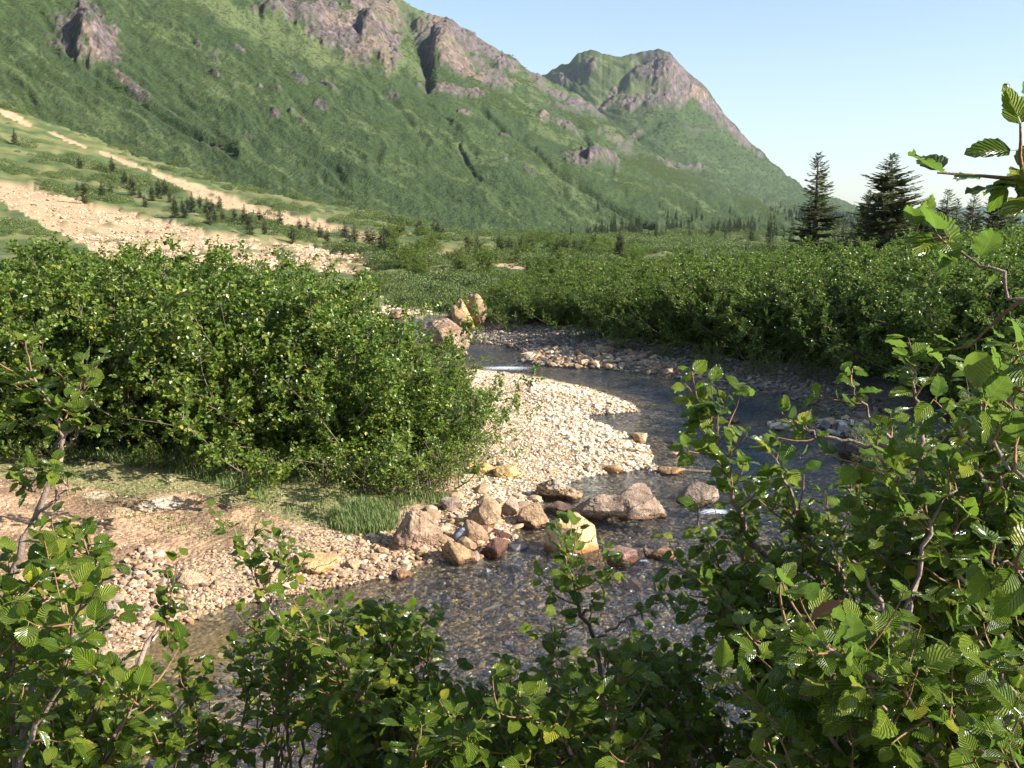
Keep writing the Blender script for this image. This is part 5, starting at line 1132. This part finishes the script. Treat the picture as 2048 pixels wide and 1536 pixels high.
# bottom centre
PC1 = [(540, 1250), (640, 1220), (820, 1220), (900, 1300), (880, 1380), (720, 1400), (600, 1350)]
b5 = foot(-.55, 3.4)
near_shrub(b5, auto(b5, PC1, 20, 2.8, 3.8, 5, .42, 1.4), 'alder shrub with crossing bare branches over the shallows', 300, .057, dry=1)
b6 = foot(.1, 2.9)
near_shrub(b6, auto(b6, [(860, 1330), (1000, 1330), (1250, 1310), (1300, 1400), (1250, 1536), (800, 1536), (800, 1400)], 26, 2.4, 3.2, 6, .3, 1.05), 'large leaved alder shrub at the bottom centre', 300, .059, dry=1)
b7 = foot(.3, 3.9)
near_shrub(b7, [([b7] + way([(1200, 1380, 3.8), (1165, 1230, 3.6), (1140, 1150, 3.5), (1122, 1098, 3.5)]), .45, 1.0), (way([(1165, 1230, 3.6), (1200, 1180, 3.6), (1215, 1120, 3.6)]), .35, .9), (way([(1180, 1290, 3.7), (1260, 1230, 3.7), (1320, 1185, 3.6)]), .45, .8)] + auto(b7, [(1080, 1250), (1250, 1230), (1340, 1260), (1400, 1380), (1150, 1420), (1050, 1330)], 12, 3.2, 4.2, 7, .35, 1.0),
           'alder shrub whose top sprig crosses the yellow boulder foot', 280, .059)
b8 = foot(.3, 4.6)
near_shrub(b8, auto(b8, [(700, 1400), (900, 1360), (1350, 1320), (1500, 1536), (700, 1536)], 28, 3.6, 5.0, 8, .25, 1.0), 'shaded alder shrub low behind the bottom centre leaves', 160, .055)
# right
b9 = foot(1.35, 3.2)
near_shrub(b9, [([b9] + way([(1560, 1200, 3.2), (1490, 1060, 3.1), (1450, 940, 3.0), (1420, 860, 3.0), (1398, 812, 3.0)]), .42, 1.15), (way([(1640, 1140, 3.1), (1600, 1040, 3.0), (1565, 950, 2.9), (1545, 905, 2.9)]), .5, .8), ([b9] + way([(1700, 1230, 3.0), (1650, 1120, 3.0), (1600, 1060, 3.0), (1580, 1010, 3.0)]), .4, .8)] + auto(b9, [(1370, 1040), (1480, 990), (1640, 1000), (1700, 1180), (1600, 1300), (1400, 1280), (1350, 1150)], 28, 2.8, 3.8, 9, .35, 1.05),
           'alder shrub with a bright curved sprig reaching over the stream', 300, .059)
b10 = foot(1.5, 2.5)
near_shrub(b10, [([b10] + way([(1790, 1536, 2.3), (1794, 1420, 2.3), (1785, 1290, 2.4), (1745, 1180, 2.45), (1660, 1080, 2.5)]), .75, .5), (way([(1794, 1400, 2.3), (1815, 1280, 2.3), (1840, 1120, 2.35), (1890, 1000, 2.35), (1915, 940, 2.35)]), .75, .6), (way([(1785, 1290, 2.4), (1835, 1150, 2.5), (1810, 1000, 2.6), (1790, 900, 2.7), (1730, 820, 2.7), (1692, 755, 2.7)]), .62, .9), (way([(1835, 1150, 2.5), (1845, 900, 2.55), (1830, 780, 2.55), (1818, 715, 2.55)]), .6, .9), (way([(1700, 1500, 2.4), (1680, 1400, 2.4), (1600, 1330, 2.4), (1510, 1280, 2.4)]), .5, .8), (way([(1790, 900, 2.7), (1640, 870, 2.8), (1600, 850, 2.8)]), .5, .6)],
           'tall alder with pale forked trunk in the lower right', 300, .060, .016)
b11 = foot(1.9, 3.0)
near_shrub(b11, auto(b11, [(1640, 930), (1760, 860), (1900, 760), (2060, 700), (2080, 1100), (1900, 1250), (1680, 1200)], 34, 2.3, 3.3, 11, .35, 1.05), 'dense alder shrub at the middle of the right side', 300, .059)
b12 = foot(1.35, 2.0)
near_shrub(b12, auto(b12, [(1500, 1230), (1700, 1200), (2080, 1180), (2080, 1536), (1480, 1536)], 28, 1.7, 2.6, 12, .3, 1.05) + [([b12] + way([(2060, 1500, 1.9), (1960, 1475, 1.9), (1850, 1470, 1.9)]), .6, .5)], 'glossy large leaved alder filling the lower right corner', 300, .062, dry=2)
b13 = foot(1.1, 3.6)
near_shrub(b13, auto(b13, [(1300, 1280), (1500, 1240), (1760, 1260), (1800, 1536), (1280, 1536)], 30, 2.9, 4.2, 13, .25, 1.0), 'fine leaved alder shrub with pale stems left of the forked trunk', 240, .054)
b14 = foot(1.5, 1.75)
near_shrub(b14, [([b14] + way([(2200, 1300, 1.5), (2180, 900, 1.45), (2120, 560, 1.4), (2085, 400, 1.35), (2050, 340, 1.33)]), .80, .4), (way([(2160, 760, 1.5), (2075, 640, 1.55), (1990, 560, 1.6), (1920, 500, 1.65), (1880, 478, 1.65)]), .35, .75), (way([(2180, 1000, 1.5), (2080, 850, 1.6), (2040, 760, 1.65), (2050, 660, 1.65)]), .3, 1.0), (way([(2180, 1150, 1.5), (2060, 980, 1.6), (1980, 880, 1.7), (1960, 800, 1.7)]), .4, 1.0), (way([(2190, 1250, 1.5), (2060, 1150, 1.5), (1960, 1120, 1.55)]), .4, .9)],
           'tallest alder with backlit toothed leaves at the right edge', 260, .062, .010)
b15 = foot(2.6, 4.4)
near_shrub(b15, auto(b15, [(1560, 950), (1700, 880), (1880, 820), (2100, 700), (2120, 1150), (1600, 1200)], 26, 3.4, 4.8, 15, .25, 1.0), 'dark alder shrub deep behind the right side leaves', 160, .057)
b16 = foot(3.3, 5.2)
near_shrub(b16, auto(b16, [(1700, 960), (1900, 900), (2120, 820), (2120, 1150), (1700, 1150)], 18, 4.8, 6.2, 16, .2, 1.0), 'alder shrub on the bank slope beside the dark boulder', 160, .057)
